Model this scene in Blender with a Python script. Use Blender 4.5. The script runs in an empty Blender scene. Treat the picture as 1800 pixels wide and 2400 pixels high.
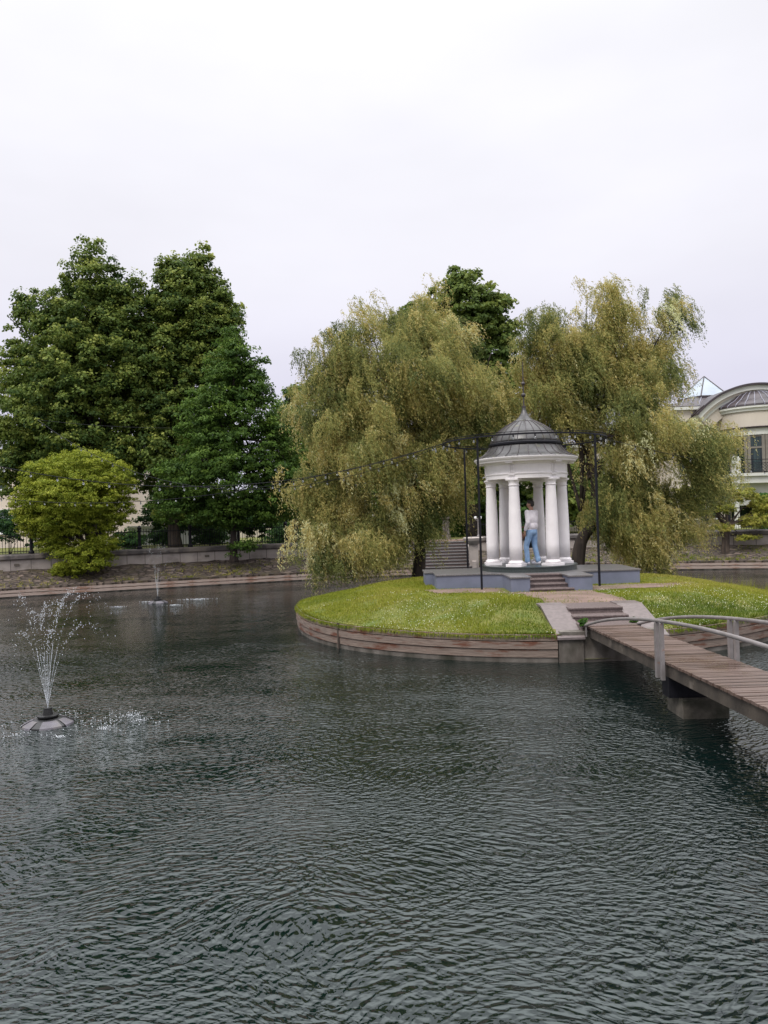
import bpy, bmesh, math, random
import numpy as np
from mathutils import Vector, Matrix
R = math.radians
rng = np.random.default_rng(7)
random.seed(7)
scene = bpy.context.scene
col = scene.collection

# ------------------------------------------------------------ camera
F_PX = 1803.0
ROLL, PITCH = R(1.75), R(0.32)
cr, sr = math.cos(ROLL), math.sin(ROLL)
fwd = Vector((0, math.cos(PITCH), math.sin(PITCH)))
up0 = Vector((0, -math.sin(PITCH), math.cos(PITCH)))
rt0 = Vector((1, 0, 0))
cR = rt0 * cr - up0 * sr
cU = up0 * cr + rt0 * sr
CAM = Vector((0, 0, 3.0))
cam_d = bpy.data.cameras.new("camera")
cam = bpy.data.objects.new("camera", cam_d)
col.objects.link(cam)
m = Matrix((cR, cU, -fwd)).transposed().to_4x4()
m.translation = CAM
cam.matrix_world = m
cam_d.sensor_fit = 'VERTICAL'
cam_d.sensor_height = 24.0
cam_d.lens = 24.0 * F_PX / 2400.0
cam_d.clip_start = 0.05
cam_d.clip_end = 2000
scene.camera = cam

def at(px, py, Y):
    d = fwd + cR * ((px - 900) / F_PX) + cU * ((1200 - py) / F_PX)
    return CAM + d * (Y / d.y)

# ------------------------------------------------------------ world (overcast) and sun
SUN_EL, SUN_AZ = R(52), R(215)
w = bpy.data.worlds.new("World"); scene.world = w; w.use_nodes = True
nt = w.node_tree; nt.nodes.clear()
N = nt.nodes.new; L = nt.links.new
out = N('ShaderNodeOutputWorld')
sky = N('ShaderNodeTexSky'); sky.sky_type = 'NISHITA'; sky.sun_disc = False
sky.sun_elevation = SUN_EL; sky.sun_rotation = SUN_AZ
bg1 = N('ShaderNodeBackground'); L(sky.outputs[0], bg1.inputs[0]); bg1.inputs[1].default_value = 0.05
tc = N('ShaderNodeTexCoord'); sep = N('ShaderNodeSeparateXYZ'); L(tc.outputs['Generated'], sep.inputs[0])
ramp = N('ShaderNodeValToRGB'); L(sep.outputs['Z'], ramp.inputs[0])
e = ramp.color_ramp.elements
e[0].position = 0.0; e[0].color = (0.64, 0.63, 0.77, 1)
e[1].position = 1.0; e[1].color = (3.3, 3.3, 3.4, 1)
for p, c in ((0.12, (0.70, 0.68, 0.82)), (0.3, (0.87, 0.86, 0.935)), (0.5, (0.93, 0.925, 0.98)), (0.57, (1.0, 1.0, 1.04)), (0.68, (1.75, 1.75, 1.8)), (0.8, (2.7, 2.7, 2.78))):
    x = e.new(p); x.color = (*c, 1)
noi = N('ShaderNodeTexNoise'); noi.inputs['Scale'].default_value = 2.2; noi.inputs['Detail'].default_value = 4
mp = N('ShaderNodeMapping'); mp.inputs['Scale'].default_value = (1, 1, 2.6); L(tc.outputs['Generated'], mp.inputs[0]); L(mp.outputs[0], noi.inputs['Vector'])
mr = N('ShaderNodeMapRange'); L(noi.outputs['Fac'], mr.inputs[0]); mr.inputs[1].default_value = .3; mr.inputs[2].default_value = .7
mr.inputs[3].default_value = 0.93; mr.inputs[4].default_value = 1.05
mul = N('ShaderNodeVectorMath'); mul.operation = 'SCALE'; L(ramp.outputs[0], mul.inputs[0]); L(mr.outputs[0], mul.inputs['Scale'])
bg2 = N('ShaderNodeBackground'); L(mul.outputs[0], bg2.inputs[0]); bg2.inputs[1].default_value = 1.0
mix = N('ShaderNodeMixShader'); mix.inputs[0].default_value = 0.93
L(bg1.outputs[0], mix.inputs[1]); L(bg2.outputs[0], mix.inputs[2]); L(mix.outputs[0], out.inputs[0])

sd = bpy.data.lights.new("sun", 'SUN'); sd.energy = 1.4; sd.angle = R(18); sd.color = (1, 0.95, 0.88)
so = bpy.data.objects.new("sun", sd); col.objects.link(so)
so.rotation_euler = (math.pi / 2 - SUN_EL, 0, math.pi - SUN_AZ + math.pi)
# point the lamp along a fixed direction: light comes from behind the camera, left
sdir = Vector((-0.45, -0.62, 1.0)).normalized()
so.rotation_euler = sdir.to_track_quat('Z', 'Y').to_euler()
sky.sun_elevation = math.asin(sdir.z); sky.sun_rotation = math.atan2(sdir.x, sdir.y)
scene.view_settings.view_transform = 'Standard'
scene.view_settings.look = 'None'
scene.view_settings.exposure = 0.16
scene.view_settings.gamma = 1.0
scene.render.engine = 'CYCLES'
scene.cycles.max_bounces = 6
scene.cycles.transparent_max_bounces = 8

# ------------------------------------------------------------ materials
def newmat(name):
    m = bpy.data.materials.new(name); m.use_nodes = True
    b = m.node_tree.nodes['Principled BSDF']
    return m, m.node_tree, b

def mat(name, c1, c2=None, scale=5.0, rough=0.7, bump=0.0, bscale=None, detail=6, metal=0.0, stretch=(1, 1, 1), coord='Object', lo=.35, hi=.65, spec=None, c3=None, c3scale=1.0, c3lo=.5, c3hi=.62):
    m, t, b = newmat(name)
    n = t.nodes.new; l = t.links.new
    b.inputs['Roughness'].default_value = rough; b.inputs['Metallic'].default_value = metal
    if spec is not None: b.inputs['Specular IOR Level'].default_value = spec
    if c2 is None:
        c2 = tuple(x * 0.8 for x in c1)
    tcx = n('ShaderNodeTexCoord'); mpx = n('ShaderNodeMapping'); mpx.inputs['Scale'].default_value = stretch
    l(tcx.outputs[coord], mpx.inputs[0])
    nz = n('ShaderNodeTexNoise'); nz.inputs['Scale'].default_value = scale; nz.inputs['Detail'].default_value = detail
    l(mpx.outputs[0], nz.inputs['Vector'])
    rp = n('ShaderNodeValToRGB'); rp.color_ramp.elements[0].position = lo; rp.color_ramp.elements[1].position = hi
    rp.color_ramp.elements[0].color = (*c1, 1); rp.color_ramp.elements[1].color = (*c2, 1)
    l(nz.outputs['Fac'], rp.inputs[0])
    cout = rp.outputs[0]
    if c3 is not None:
        nz3 = n('ShaderNodeTexNoise'); nz3.inputs['Scale'].default_value = c3scale; nz3.inputs['Detail'].default_value = 5
        l(mpx.outputs[0], nz3.inputs['Vector'])
        mr3 = n('ShaderNodeMapRange'); l(nz3.outputs['Fac'], mr3.inputs[0]); mr3.inputs[1].default_value = c3lo; mr3.inputs[2].default_value = c3hi
        mx = n('ShaderNodeMix'); mx.data_type = 'RGBA'; l(mr3.outputs[0], mx.inputs[0]); l(cout, mx.inputs[6]); mx.inputs[7].default_value = (*c3, 1)
        cout = mx.outputs[2]
    l(cout, b.inputs['Base Color'])
    if bump:
        nb = n('ShaderNodeTexNoise'); nb.inputs['Scale'].default_value = bscale or scale * 4; nb.inputs['Detail'].default_value = 5
        l(mpx.outputs[0], nb.inputs['Vector'])
        bp = n('ShaderNodeBump'); bp.inputs['Strength'].default_value = 1.0; bp.inputs['Distance'].default_value = bump
        l(nb.outputs['Fac'], bp.inputs['Height']); l(bp.outputs[0], b.inputs['Normal'])
    return m

def leafmat(name, cols, rough=0.55, trans=0.35):
    m, t, b = newmat(name); n = t.nodes.new; l = t.links.new
    a = n('ShaderNodeAttribute'); a.attribute_name = 'v'
    rp = n('ShaderNodeValToRGB'); el = rp.color_ramp.elements
    el[0].position = 0; el[0].color = (*cols[0], 1); el[1].position = 1; el[1].color = (*cols[-1], 1)
    for i, c in enumerate(cols[1:-1]):
        x = el.new((i + 1) / (len(cols) - 1)); x.color = (*c, 1)
    l(a.outputs['Fac'], rp.inputs[0]); l(rp.outputs[0], b.inputs['Base Color'])
    b.inputs['Roughness'].default_value = rough; b.inputs['Specular IOR Level'].default_value = 0.15
    tr = n('ShaderNodeBsdfTranslucent'); l(rp.outputs[0], tr.inputs[0])
    mx = n('ShaderNodeMixShader'); mx.inputs[0].default_value = trans
    o = t.nodes['Material Output']; l(b.outputs[0], mx.inputs[1]); l(tr.outputs[0], mx.inputs[2]); l(mx.outputs[0], o.inputs[0])
    return m

M = {}
M['white'] = mat('white_paint', (0.82, 0.78, 0.785), (0.76, 0.72, 0.73), 3, 0.55, 0.001, 30, c3=(0.6, 0.565, 0.555), c3scale=1.6, c3lo=.6, c3hi=.95)
M['granite'] = mat('polished_granite', (0.20, 0.185, 0.185), (0.10, 0.10, 0.10), 40, 0.32, 0.001, 60)
M['granite_dark'] = mat('dark_granite', (0.055, 0.07, 0.065), (0.03, 0.035, 0.035), 45, 0.3)
M['granite_step'] = mat('step_granite', (0.16, 0.12, 0.115), (0.085, 0.065, 0.06), 30, 0.5, 0.002, 40)
M['bluegrey'] = mat('bluegrey_render', (0.165, 0.18, 0.245), (0.135, 0.15, 0.205), 2.5, 0.7, 0.002, 25, c3=(0.13, 0.14, 0.18), c3scale=3, c3lo=.6, c3hi=.85)
M['roofmetal'] = mat('weathered_roof_metal', (0.07, 0.067, 0.068), (0.035, 0.034, 0.033), 3.5, 0.33, 0.003, 8, c3=(0.12, 0.115, 0.06), c3scale=3.5, c3lo=.58, c3hi=.75, metal=.2)
M['black'] = mat('black_steel', (0.008, 0.008, 0.012), (0.012, 0.012, 0.016), 20, 0.5, spec=.2)
M['bark'] = mat('bark', (0.05, 0.036, 0.03), (0.018, 0.013, 0.012), 8, 0.95, 0.03, 16, stretch=(1, 1, .25))
M['barklight'] = mat('bark_light', (0.11, 0.08, 0.06), (0.04, 0.03, 0.025), 8, 0.95, 0.03, 16, stretch=(1, 1, .25))
M['concrete'] = mat('wall_concrete', (0.40, 0.35, 0.32), (0.32, 0.28, 0.26), 1.6, 0.85, 0.004, 12, c3=(0.2, 0.175, 0.155), c3scale=2, c3lo=.52, c3hi=.8)
M['cap'] = mat('wall_coping', (0.105, 0.09, 0.085), (0.055, 0.048, 0.047), 3, 0.75, 0.006, 10, c3=(.17, .145, .125), c3scale=1.3)
M['oldconcrete'] = mat('stained_concrete', (0.19, 0.17, 0.15), (0.08, 0.068, 0.056), 3, 0.9, 0.01, 12, c3=(0.035, 0.033, 0.022), c3scale=2.0, c3lo=.48, c3hi=.72, stretch=(1, 1, .6))
M['slabstone'] = mat('cheek_granite', (0.185, 0.152, 0.148), (0.135, 0.112, 0.108), 12, 0.4, 0.001, 60, c3=(.15, .125, .12), c3scale=2, c3lo=.5, c3hi=.8)
M['railgrey'] = mat('grey_rail_paint', (0.225, 0.205, 0.205), (0.17, 0.155, 0.15), 6, 0.4, 0.001, 30, c3=(0.22, 0.10, 0.05), c3scale=7, c3lo=.66, c3hi=.74)
M['beam'] = mat('bridge_beam', (0.075, 0.06, 0.046), (0.035, 0.028, 0.022), 3, 0.85, 0.006, 14, c3=(.16, .135, .11), c3scale=4, c3lo=.6, c3hi=.75)
M['cream'] = mat('cream_render', (0.68, 0.58, 0.51), (0.6, 0.52, 0.46), 0.6, 0.85)
M['creamlight'] = mat('pale_trim', (0.66, 0.66, 0.61), (0.56, 0.57, 0.53), 0.8, 0.8)
M['yellowwall'] = mat('warm_plaster', (0.60, 0.54, 0.46), (0.54, 0.485, 0.415), 0.7, 0.85)
M['darkroof'] = mat('dark_standing_seam', (0.06, 0.045, 0.05), (0.035, 0.028, 0.032), 1.5, 0.4)
M['greyroof'] = mat('grey_sheet_roof', (0.30, 0.30, 0.36), (0.24, 0.24, 0.29), 1, 0.5)
M['taupe'] = mat('taupe_window_frame', (0.2, 0.18, 0.15), (0.16, 0.145, 0.12), 3, 0.6)
M['whiteframe'] = mat('white_window_frame', (0.75, 0.75, 0.76), (0.68, 0.68, 0.69), 3, 0.5)
M['pane'] = mat('curtained_glass', (0.035, 0.06, 0.058), (0.008, 0.014, 0.016), 4.5, 0.06, stretch=(3, 3, .12))
M['skyglass'] = mat('skylight_glass', (0.42, 0.47, 0.52), (0.33, 0.38, 0.44), 1, 0.35, spec=.2)
M['soil'] = mat('soil', (0.07, 0.05, 0.035), (0.10, 0.085, 0.04), 3, 0.95, 0.02, 12)
M['turf'] = mat('turf_ground', (0.085, 0.115, 0.018), (0.16, 0.15, 0.035), 1.5, 0.95, 0.02, 20)
M['dirt'] = mat('trodden_dirt', (0.22, 0.15, 0.122), (0.13, 0.085, 0.066), 2.2, 0.85, 0.012, 9, stretch=(.6, 1.6, 1), c3=(0.10, 0.10, 0.035), c3scale=1.3, c3lo=.55, c3hi=.75)
M['paving'] = mat('path_paving', (0.36, 0.30, 0.28), (0.28, 0.23, 0.21), 2, 0.85)
M['skin'] = mat('skin', (0.42, 0.24, 0.17), (0.38, 0.21, 0.15), 6, 0.55)
M['skin_tan'] = mat('tanned_skin', (0.30, 0.15, 0.10), (0.26, 0.13, 0.085), 6, 0.55)
M['sweat'] = mat('pale_sweatshirt', (0.87, 0.83, 0.87), (0.80, 0.75, 0.80), 9, 0.9, 0.03, 9)
M['jeans'] = mat('light_blue_denim', (0.33, 0.50, 0.74), (0.22, 0.36, 0.58), 8, 0.9, 0.012, 9)
M['sneaker'] = mat('white_sneaker', (0.78, 0.78, 0.84), (0.7, 0.7, 0.78), 20, 0.6)
M['sole'] = mat('pale_sole', (0.5, 0.48, 0.48), (0.4, 0.38, 0.38), 20, 0.7)
M['hair'] = mat('dark_hair', (0.012, 0.010, 0.010), (0.02, 0.016, 0.014), 60, 0.6, 0.004, 90)
M['blackcloth'] = mat('black_cloth', (0.012, 0.012, 0.014), (0.02, 0.02, 0.024), 20, 0.9)
M['patterned'] = mat('patterned_dark_top', (0.04, 0.035, 0.035), (0.13, 0.09, 0.07), 40, 0.9, lo=.5, hi=.56)
M['whitecloth'] = mat('white_cloth', (0.75, 0.73, 0.72), (0.65, 0.63, 0.63), 8, 0.9)
M['globe'] = mat('lamp_globe', (0.8, 0.8, 0.82), (0.75, 0.75, 0.78), 3, 0.25)
M['floatgrey'] = mat('grey_float_plastic', (0.12, 0.11, 0.13), (0.08, 0.075, 0.085), 6, 0.4, c3=(.12, .11, .11), c3scale=5)
M['blackplastic'] = mat('black_plastic', (0.012, 0.012, 0.013), (0.02, 0.02, 0.02), 10, 0.4)
M['drop'] = mat('water_drop', (0.62, 0.64, 0.67), (0.45, 0.48, 0.51), 30, 0.2)
M['clover'] = mat('clover_white', (0.75, 0.75, 0.62), (0.6, 0.62, 0.45), 30, 0.9)
M['signmark'] = mat('wall_lamp_frame', (0.09, 0.075, 0.06), (0.12, 0.10, 0.08), 20, 0.6)

def m_glass_bulb():
    m, t, b = newmat('bulb_glass')
    b.inputs['Base Color'].default_value = (0.6, 0.62, 0.66, 1); b.inputs['Roughness'].default_value = 0.05
    b.inputs['Transmission Weight'].default_value = 0.85; b.inputs['IOR'].default_value = 1.4
    return m
M['bulb'] = m_glass_bulb()

def m_plank(name, ca, cb, rust, gx=3.0, gy=60.0, jointlen=2.3):
    # uv: u metres along, v metres up
    m, t, b = newmat(name); n = t.nodes.new; l = t.links.new
    uv = n('ShaderNodeTexCoord'); mp1 = n('ShaderNodeMapping'); mp1.inputs['Scale'].default_value = (gx, gy, 1); l(uv.outputs['UV'], mp1.inputs[0])
    n1 = n('ShaderNodeTexNoise'); n1.inputs['Scale'].default_value = 1.0; n1.inputs['Detail'].default_value = 6; l(mp1.outputs[0], n1.inputs['Vector'])
    rp = n('ShaderNodeValToRGB'); rp.color_ramp.elements[0].position = .3; rp.color_ramp.elements[1].position = .7
    rp.color_ramp.elements[0].color = (*cb, 1); rp.color_ramp.elements[1].color = (*ca, 1); l(n1.outputs['Fac'], rp.inputs[0])
    mp2 = n('ShaderNodeMapping'); mp2.inputs['Scale'].default_value = (1.1, 5.5, 1); l(uv.outputs['UV'], mp2.inputs[0])
    n2 = n('ShaderNodeTexNoise'); n2.inputs['Scale'].default_value = 1.0; n2.inputs['Detail'].default_value = 8; n2.inputs['Roughness'].default_value = .65; l(mp2.outputs[0], n2.inputs['Vector'])
    mr1 = n('ShaderNodeMapRange'); l(n2.outputs['Fac'], mr1.inputs[0]); mr1.inputs[1].default_value = .51; mr1.inputs[2].default_value = .60
    mx = n('ShaderNodeMix'); mx.data_type = 'RGBA'; l(mr1.outputs[0], mx.inputs[0]); l(rp.outputs[0], mx.inputs[6]); mx.inputs[7].default_value = (*rust, 1)
    l(mx.outputs[2], b.inputs['Base Color']); b.inputs['Roughness'].default_value = .8
    bp = n('ShaderNodeBump'); bp.inputs['Distance'].default_value = .006; l(n1.outputs['Fac'], bp.inputs['Height']); l(bp.outputs[0], b.inputs['Normal'])
    return m
M['plank'] = m_plank('weathered_planks', (0.26, 0.20, 0.165), (0.12, 0.088, 0.07), (0.12, 0.045, 0.025))
M['plankfar'] = m_plank('weathered_bank_planks', (0.42, 0.335, 0.29), (0.25, 0.19, 0.16), (0.24, 0.14, 0.10))

def m_deck():
    m, t, b = newmat('wet_deck_boards'); n = t.nodes.new; l = t.links.new
    tcx = n('ShaderNodeTexCoord'); sp = n('ShaderNodeSeparateXYZ'); l(tcx.outputs['Object'], sp.inputs[0])
    a = n('ShaderNodeMath'); a.operation = 'DIVIDE'; l(sp.outputs['Y'], a.inputs[0]); a.inputs[1].default_value = 0.095
    f = n('ShaderNodeMath'); f.operation = 'FLOOR'; l(a.outputs[0], f.inputs[0])
    wn = n('ShaderNodeTexWhiteNoise'); wn.noise_dimensions = '1D'; l(f.outputs[0], wn.inputs['W'])
    nz = n('ShaderNodeTexNoise'); mpx = n('ShaderNodeMapping'); mpx.inputs['Scale'].default_value = (3, 40, 3); l(tcx.outputs['Object'], mpx.inputs[0]); l(mpx.outputs[0], nz.inputs['Vector']); nz.inputs['Scale'].default_value = 1
    nz2 = n('ShaderNodeTexNoise'); l(tcx.outputs['Object'], nz2.inputs['Vector']); nz2.inputs['Scale'].default_value = 1.6; nz2.inputs['Detail'].default_value = 5
    ad = n('ShaderNodeMath'); ad.operation = 'ADD'; l(wn.outputs[0], ad.inputs[0]); l(nz.outputs['Fac'], ad.inputs[1])
    rp = n('ShaderNodeValToRGB'); rp.color_ramp.elements[0].position = .3; rp.color_ramp.elements[1].position = 1.5 / 1.6
    rp.color_ramp.elements[0].color = (0.045, 0.026, 0.018, 1); rp.color_ramp.elements[1].color = (0.135, 0.092, 0.075, 1)
    l(ad.outputs[0], rp.inputs[0]); l(rp.outputs[0], b.inputs['Base Color'])
    mr1 = n('ShaderNodeMapRange'); l(nz2.outputs['Fac'], mr1.inputs[0]); mr1.inputs[1].default_value = .35; mr1.inputs[2].default_value = .65; mr1.inputs[3].default_value = .22; mr1.inputs[4].default_value = .6
    l(mr1.outputs[0], b.inputs['Roughness'])
    bp = n('ShaderNodeBump'); bp.inputs['Distance'].default_value = .003; l(nz.outputs['Fac'], bp.inputs['Height']); l(bp.outputs[0], b.inputs['Normal'])
    return m
M['deck'] = m_deck()

def m_stones():
    m, t, b = newmat('rubble_stones'); n = t.nodes.new; l = t.links.new
    tcx = n('ShaderNodeTexCoord')
    dn = n('ShaderNodeTexNoise'); dn.inputs['Scale'].default_value = 3; l(tcx.outputs['UV'], dn.inputs['Vector'])
    mxv = n('ShaderNodeMix'); mxv.data_type = 'RGBA'; mxv.blend_type = 'ADD'; mxv.inputs[0].default_value = .14; l(tcx.outputs['UV'], mxv.inputs[6]); l(dn.outputs['Color'], mxv.inputs[7])
    mpx = n('ShaderNodeMapping'); mpx.inputs['Scale'].default_value = (2.6, 4.2, 1); l(mxv.outputs[2], mpx.inputs[0])
    v1 = n('ShaderNodeTexVoronoi'); v1.feature = 'DISTANCE_TO_EDGE'; v1.inputs['Scale'].default_value = 1; l(mpx.outputs[0], v1.inputs['Vector'])
    v2 = n('ShaderNodeTexVoronoi'); v2.inputs['Scale'].default_value = 1; l(mpx.outputs[0], v2.inputs['Vector'])
    rp = n('ShaderNodeValToRGB'); e = rp.color_ramp.elements; e[0].position = 0; e[0].color = (0.06, 0.038, 0.026, 1); e[1].position = 1; e[1].color = (0.23, 0.17, 0.135, 1)
    x = e.new(.5); x.color = (.12, .092, .078, 1)
    l(v2.outputs['Color'], rp.inputs[0])
    nz = n('ShaderNodeTexNoise'); nz.inputs['Scale'].default_value = 9; nz.inputs['Detail'].default_value = 6; l(tcx.outputs['UV'], nz.inputs['Vector'])
    mr0 = n('ShaderNodeMapRange'); l(nz.outputs['Fac'], mr0.inputs[0]); mr0.inputs[1].default_value = .3; mr0.inputs[2].default_value = .75; mr0.inputs[3].default_value = .6; mr0.inputs[4].default_value = 1.15
    sc = n('ShaderNodeVectorMath'); sc.operation = 'SCALE'; l(rp.outputs[0], sc.inputs[0]); l(mr0.outputs[0], sc.inputs['Scale'])
    mr1 = n('ShaderNodeMapRange'); l(v1.outputs['Distance'], mr1.inputs[0]); mr1.inputs[1].default_value = .03; mr1.inputs[2].default_value = .14; mr1.inputs[3].default_value = 1; mr1.inputs[4].default_value = 0
    mx = n('ShaderNodeMix'); mx.data_type = 'RGBA'; l(mr1.outputs[0], mx.inputs[0]); l(sc.outputs[0], mx.inputs[6]); mx.inputs[7].default_value = (0.022, 0.015, 0.010, 1)
    # moss and dry weeds
    nz2 = n('ShaderNodeTexNoise'); nz2.inputs['Scale'].default_value = 1.0; nz2.inputs['Detail'].default_value = 9; nz2.inputs['Roughness'].default_value = .7; l(tcx.outputs['UV'], nz2.inputs['Vector'])
    mr2 = n('ShaderNodeMapRange'); l(nz2.outputs['Fac'], mr2.inputs[0]); mr2.inputs[1].default_value = .5; mr2.inputs[2].default_value = .62
    mx2 = n('ShaderNodeMix'); mx2.data_type = 'RGBA'; l(mr2.outputs[0], mx2.inputs[0]); l(mx.outputs[2], mx2.inputs[6]); mx2.inputs[7].default_value = (0.075, 0.06, 0.028, 1)
    l(mx2.outputs[2], b.inputs['Base Color']); b.inputs['Roughness'].default_value = .85
    mn = n('ShaderNodeMath'); mn.operation = 'MINIMUM'; l(v1.outputs['Distance'], mn.inputs[0]); mn.inputs[1].default_value = .25
    bp = n('ShaderNodeBump'); bp.inputs['Distance'].default_value = .25; l(mn.outputs[0], bp.inputs['Height']); l(bp.outputs[0], b.inputs['Normal'])
    return m
M['stones'] = m_stones()

def m_panelwall():
    m = M['concrete'].copy(); m.name = 'panelled_wall'; t = m.node_tree; b = t.nodes['Principled BSDF']; n = t.nodes.new; l = t.links.new
    src = b.inputs['Base Color'].links[0].from_socket
    uv = n('ShaderNodeTexCoord'); sp = n('ShaderNodeSeparateXYZ'); l(uv.outputs['UV'], sp.inputs[0])
    md = n('ShaderNodeMath'); md.operation = 'MODULO'; l(sp.outputs['X'], md.inputs[0]); md.inputs[1].default_value = .82
    lt = n('ShaderNodeMath'); lt.operation = 'LESS_THAN'; l(md.outputs[0], lt.inputs[0]); lt.inputs[1].default_value = .03
    mx = n('ShaderNodeMix'); mx.data_type = 'RGBA'; l(lt.outputs[0], mx.inputs[0]); l(src, mx.inputs[6]); mx.inputs[7].default_value = (.14, .12, .11, 1)
    l(mx.outputs[2], b.inputs['Base Color'])
    return m
M['panelwall'] = m_panelwall()

def m_water():
    m, t, b = newmat('pond_water'); n = t.nodes.new; l = t.links.new
    b.inputs['Base Color'].default_value = (0.0018, 0.0070, 0.0064, 1)
    b.inputs['Roughness'].default_value = 0.02; b.inputs['IOR'].default_value = 1.68; b.inputs['Specular Tint'].default_value = (0.90, 1.0, 0.985, 1)
    geo = n('ShaderNodeTexCoord')
    dn = n('ShaderNodeTexNoise'); dn.inputs['Scale'].default_value = .35; dn.inputs['Detail'].default_value = 2; l(geo.outputs['Object'], dn.inputs['Vector'])
    wv = n('ShaderNodeVectorMath'); wv.operation = 'MULTIPLY_ADD'; l(dn.outputs['Color'], wv.inputs[0]); wv.inputs[1].default_value = (1.6, 1.6, 0); l(geo.outputs['Object'], wv.inputs[2])
    def layer(rot, sx, sy, amp, det=2.0, rgh=.5, dist=.3):
        mp = n('ShaderNodeMapping'); mp.inputs['Rotation'].default_value = (0, 0, R(rot)); l(wv.outputs[0], mp.inputs[0])
        m2 = n('ShaderNodeVectorMath'); m2.operation = 'MULTIPLY'; l(mp.outputs[0], m2.inputs[0]); m2.inputs[1].default_value = (sx, sy, 1)
        z = n('ShaderNodeTexNoise'); z.inputs['Scale'].default_value = 1; z.inputs['Detail'].default_value = det; z.inputs['Roughness'].default_value = rgh; z.inputs['Distortion'].default_value = dist
        l(m2.outputs[0], z.inputs['Vector'])
        q = n('ShaderNodeMath'); q.operation = 'MULTIPLY'; l(z.outputs['Fac'], q.inputs[0]); q.inputs[1].default_value = amp
        return q.outputs[0]
    def add(a, c):
        q = n('ShaderNodeMath'); q.operation = 'ADD'; l(a, q.inputs[0]); l(c, q.inputs[1]); return q.outputs[0]
    big = add(layer(18, 9.5, 18.0, 0.026, 1.5, .5), layer(-34, 8.0, 15.0, 0.022, 1))
    rdg = layer(-8, 3.4, 6.4, 1.0, 1)
    r1 = n('ShaderNodeMath'); r1.operation = 'MULTIPLY_ADD'; l(rdg, r1.inputs[0]); r1.inputs[1].default_value = 2; r1.inputs[2].default_value = -1
    r2 = n('ShaderNodeMath'); r2.operation = 'ABSOLUTE'; l(r1.outputs[0], r2.inputs[0])
    r3 = n('ShaderNodeMath'); r3.operation = 'MULTIPLY'; l(r2.outputs[0], r3.inputs[0]); r3.inputs[1].default_value = -.020
    big = add(big, r3.outputs[0])
    big = add(big, layer(10, .9, 1.8, 0.014, 1))
    # patches where the breeze drops
    pz = n('ShaderNodeTexNoise'); pz.inputs['Scale'].default_value = .22; pz.inputs['Detail'].default_value = 3; l(geo.outputs['Object'], pz.inputs['Vector'])
    mr = n('ShaderNodeMapRange'); l(pz.outputs['Fac'], mr.inputs[0]); mr.inputs[1].default_value = .35; mr.inputs[2].default_value = .6; mr.inputs[3].default_value = .55; mr.inputs[4].default_value = 1.1
    # calmer far water in the lee of the trees
    sp = n('ShaderNodeSeparateXYZ'); l(geo.outputs['Object'], sp.inputs[0])
    mr2 = n('ShaderNodeMapRange'); l(sp.outputs['Y'], mr2.inputs[0]); mr2.inputs[1].default_value = 10; mr2.inputs[2].default_value = 24; mr2.inputs[3].default_value = 1.0; mr2.inputs[4].default_value = .28
    q = n('ShaderNodeMath'); q.operation = 'MULTIPLY'; l(mr.outputs[0], q.inputs[0]); l(mr2.outputs[0], q.inputs[1])
    q2 = n('ShaderNodeMath'); q2.operation = 'MULTIPLY'; l(big, q2.inputs[0]); l(q.outputs[0], q2.inputs[1])
    h = add(q2.outputs[0], layer(50, 34, 50, 0.0007, 2, .6))
    bp = n('ShaderNodeBump'); bp.inputs['Strength'].default_value = 1; bp.inputs['Distance'].default_value = 1.0
    l(h, bp.inputs['Height']); l(bp.outputs[0], b.inputs['Normal'])
    return m
M['water'] = m_water()

M['lf_linden'] = leafmat('linden_leaves', [(0.024, 0.054, 0.018), (0.062, 0.108, 0.026), (0.15, 0.20, 0.04), (0.36, 0.39, 0.09)])
M['lf_alder'] = leafmat('alder_leaves', [(0.022, 0.050, 0.013), (0.05, 0.10, 0.020), (0.095, 0.165, 0.026), (0.17, 0.25, 0.04)])
M['lf_maple'] = leafmat('maple_leaves', [(0.045, 0.075, 0.022), (0.09, 0.14, 0.034), (0.16, 0.21, 0.045), (0.27, 0.30, 0.07)])
M['lf_willow'] = leafmat('willow_leaves', [(0.075, 0.105, 0.035), (0.20, 0.228, 0.076), (0.375, 0.36, 0.12), (0.56, 0.44, 0.16), (0.70, 0.72, 0.42)], trans=.4)
M['lf_globe'] = leafmat('bright_willow_leaves', [(0.08, 0.11, 0.010), (0.165, 0.215, 0.022), (0.29, 0.325, 0.034), (0.44, 0.46, 0.08)], trans=.4)
M['lf_gold'] = leafmat('golden_willow_leaves', [(0.12, 0.15, 0.025), (0.24, 0.27, 0.045), (0.36, 0.34, 0.06), (0.34, 0.24, 0.11)], trans=.4)
M['lf_shrub'] = leafmat('shrub_leaves', [(0.015, 0.04, 0.02), (0.03, 0.075, 0.03), (0.06, 0.13, 0.03), (0.12, 0.2, 0.04)])
M['lf_hedge'] = leafmat('hedge_leaves', [(0.02, 0.06, 0.01), (0.04, 0.10, 0.015), (0.06, 0.14, 0.02), (0.1, 0.2, 0.03)])
M['lf_grass'] = leafmat('grass_blades', [(0.055, 0.10, 0.010), (0.13, 0.175, 0.014), (0.245, 0.265, 0.025), (0.34, 0.30, 0.08)], trans=.35)

# ------------------------------------------------------------ object helpers
def tag(o, label=None, cat=None, group=None, kind=None):
    if label: o['label'] = label
    if cat: o['category'] = cat
    if group: o['group'] = group
    if kind: o['kind'] = kind
    return o

def empty(name, loc=(0, 0, 0), label=None, cat=None, group=None):
    o = bpy.data.objects.new(name, None); o.empty_display_size = .2; o.location = loc
    col.objects.link(o); return tag(o, label, cat, group)

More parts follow.
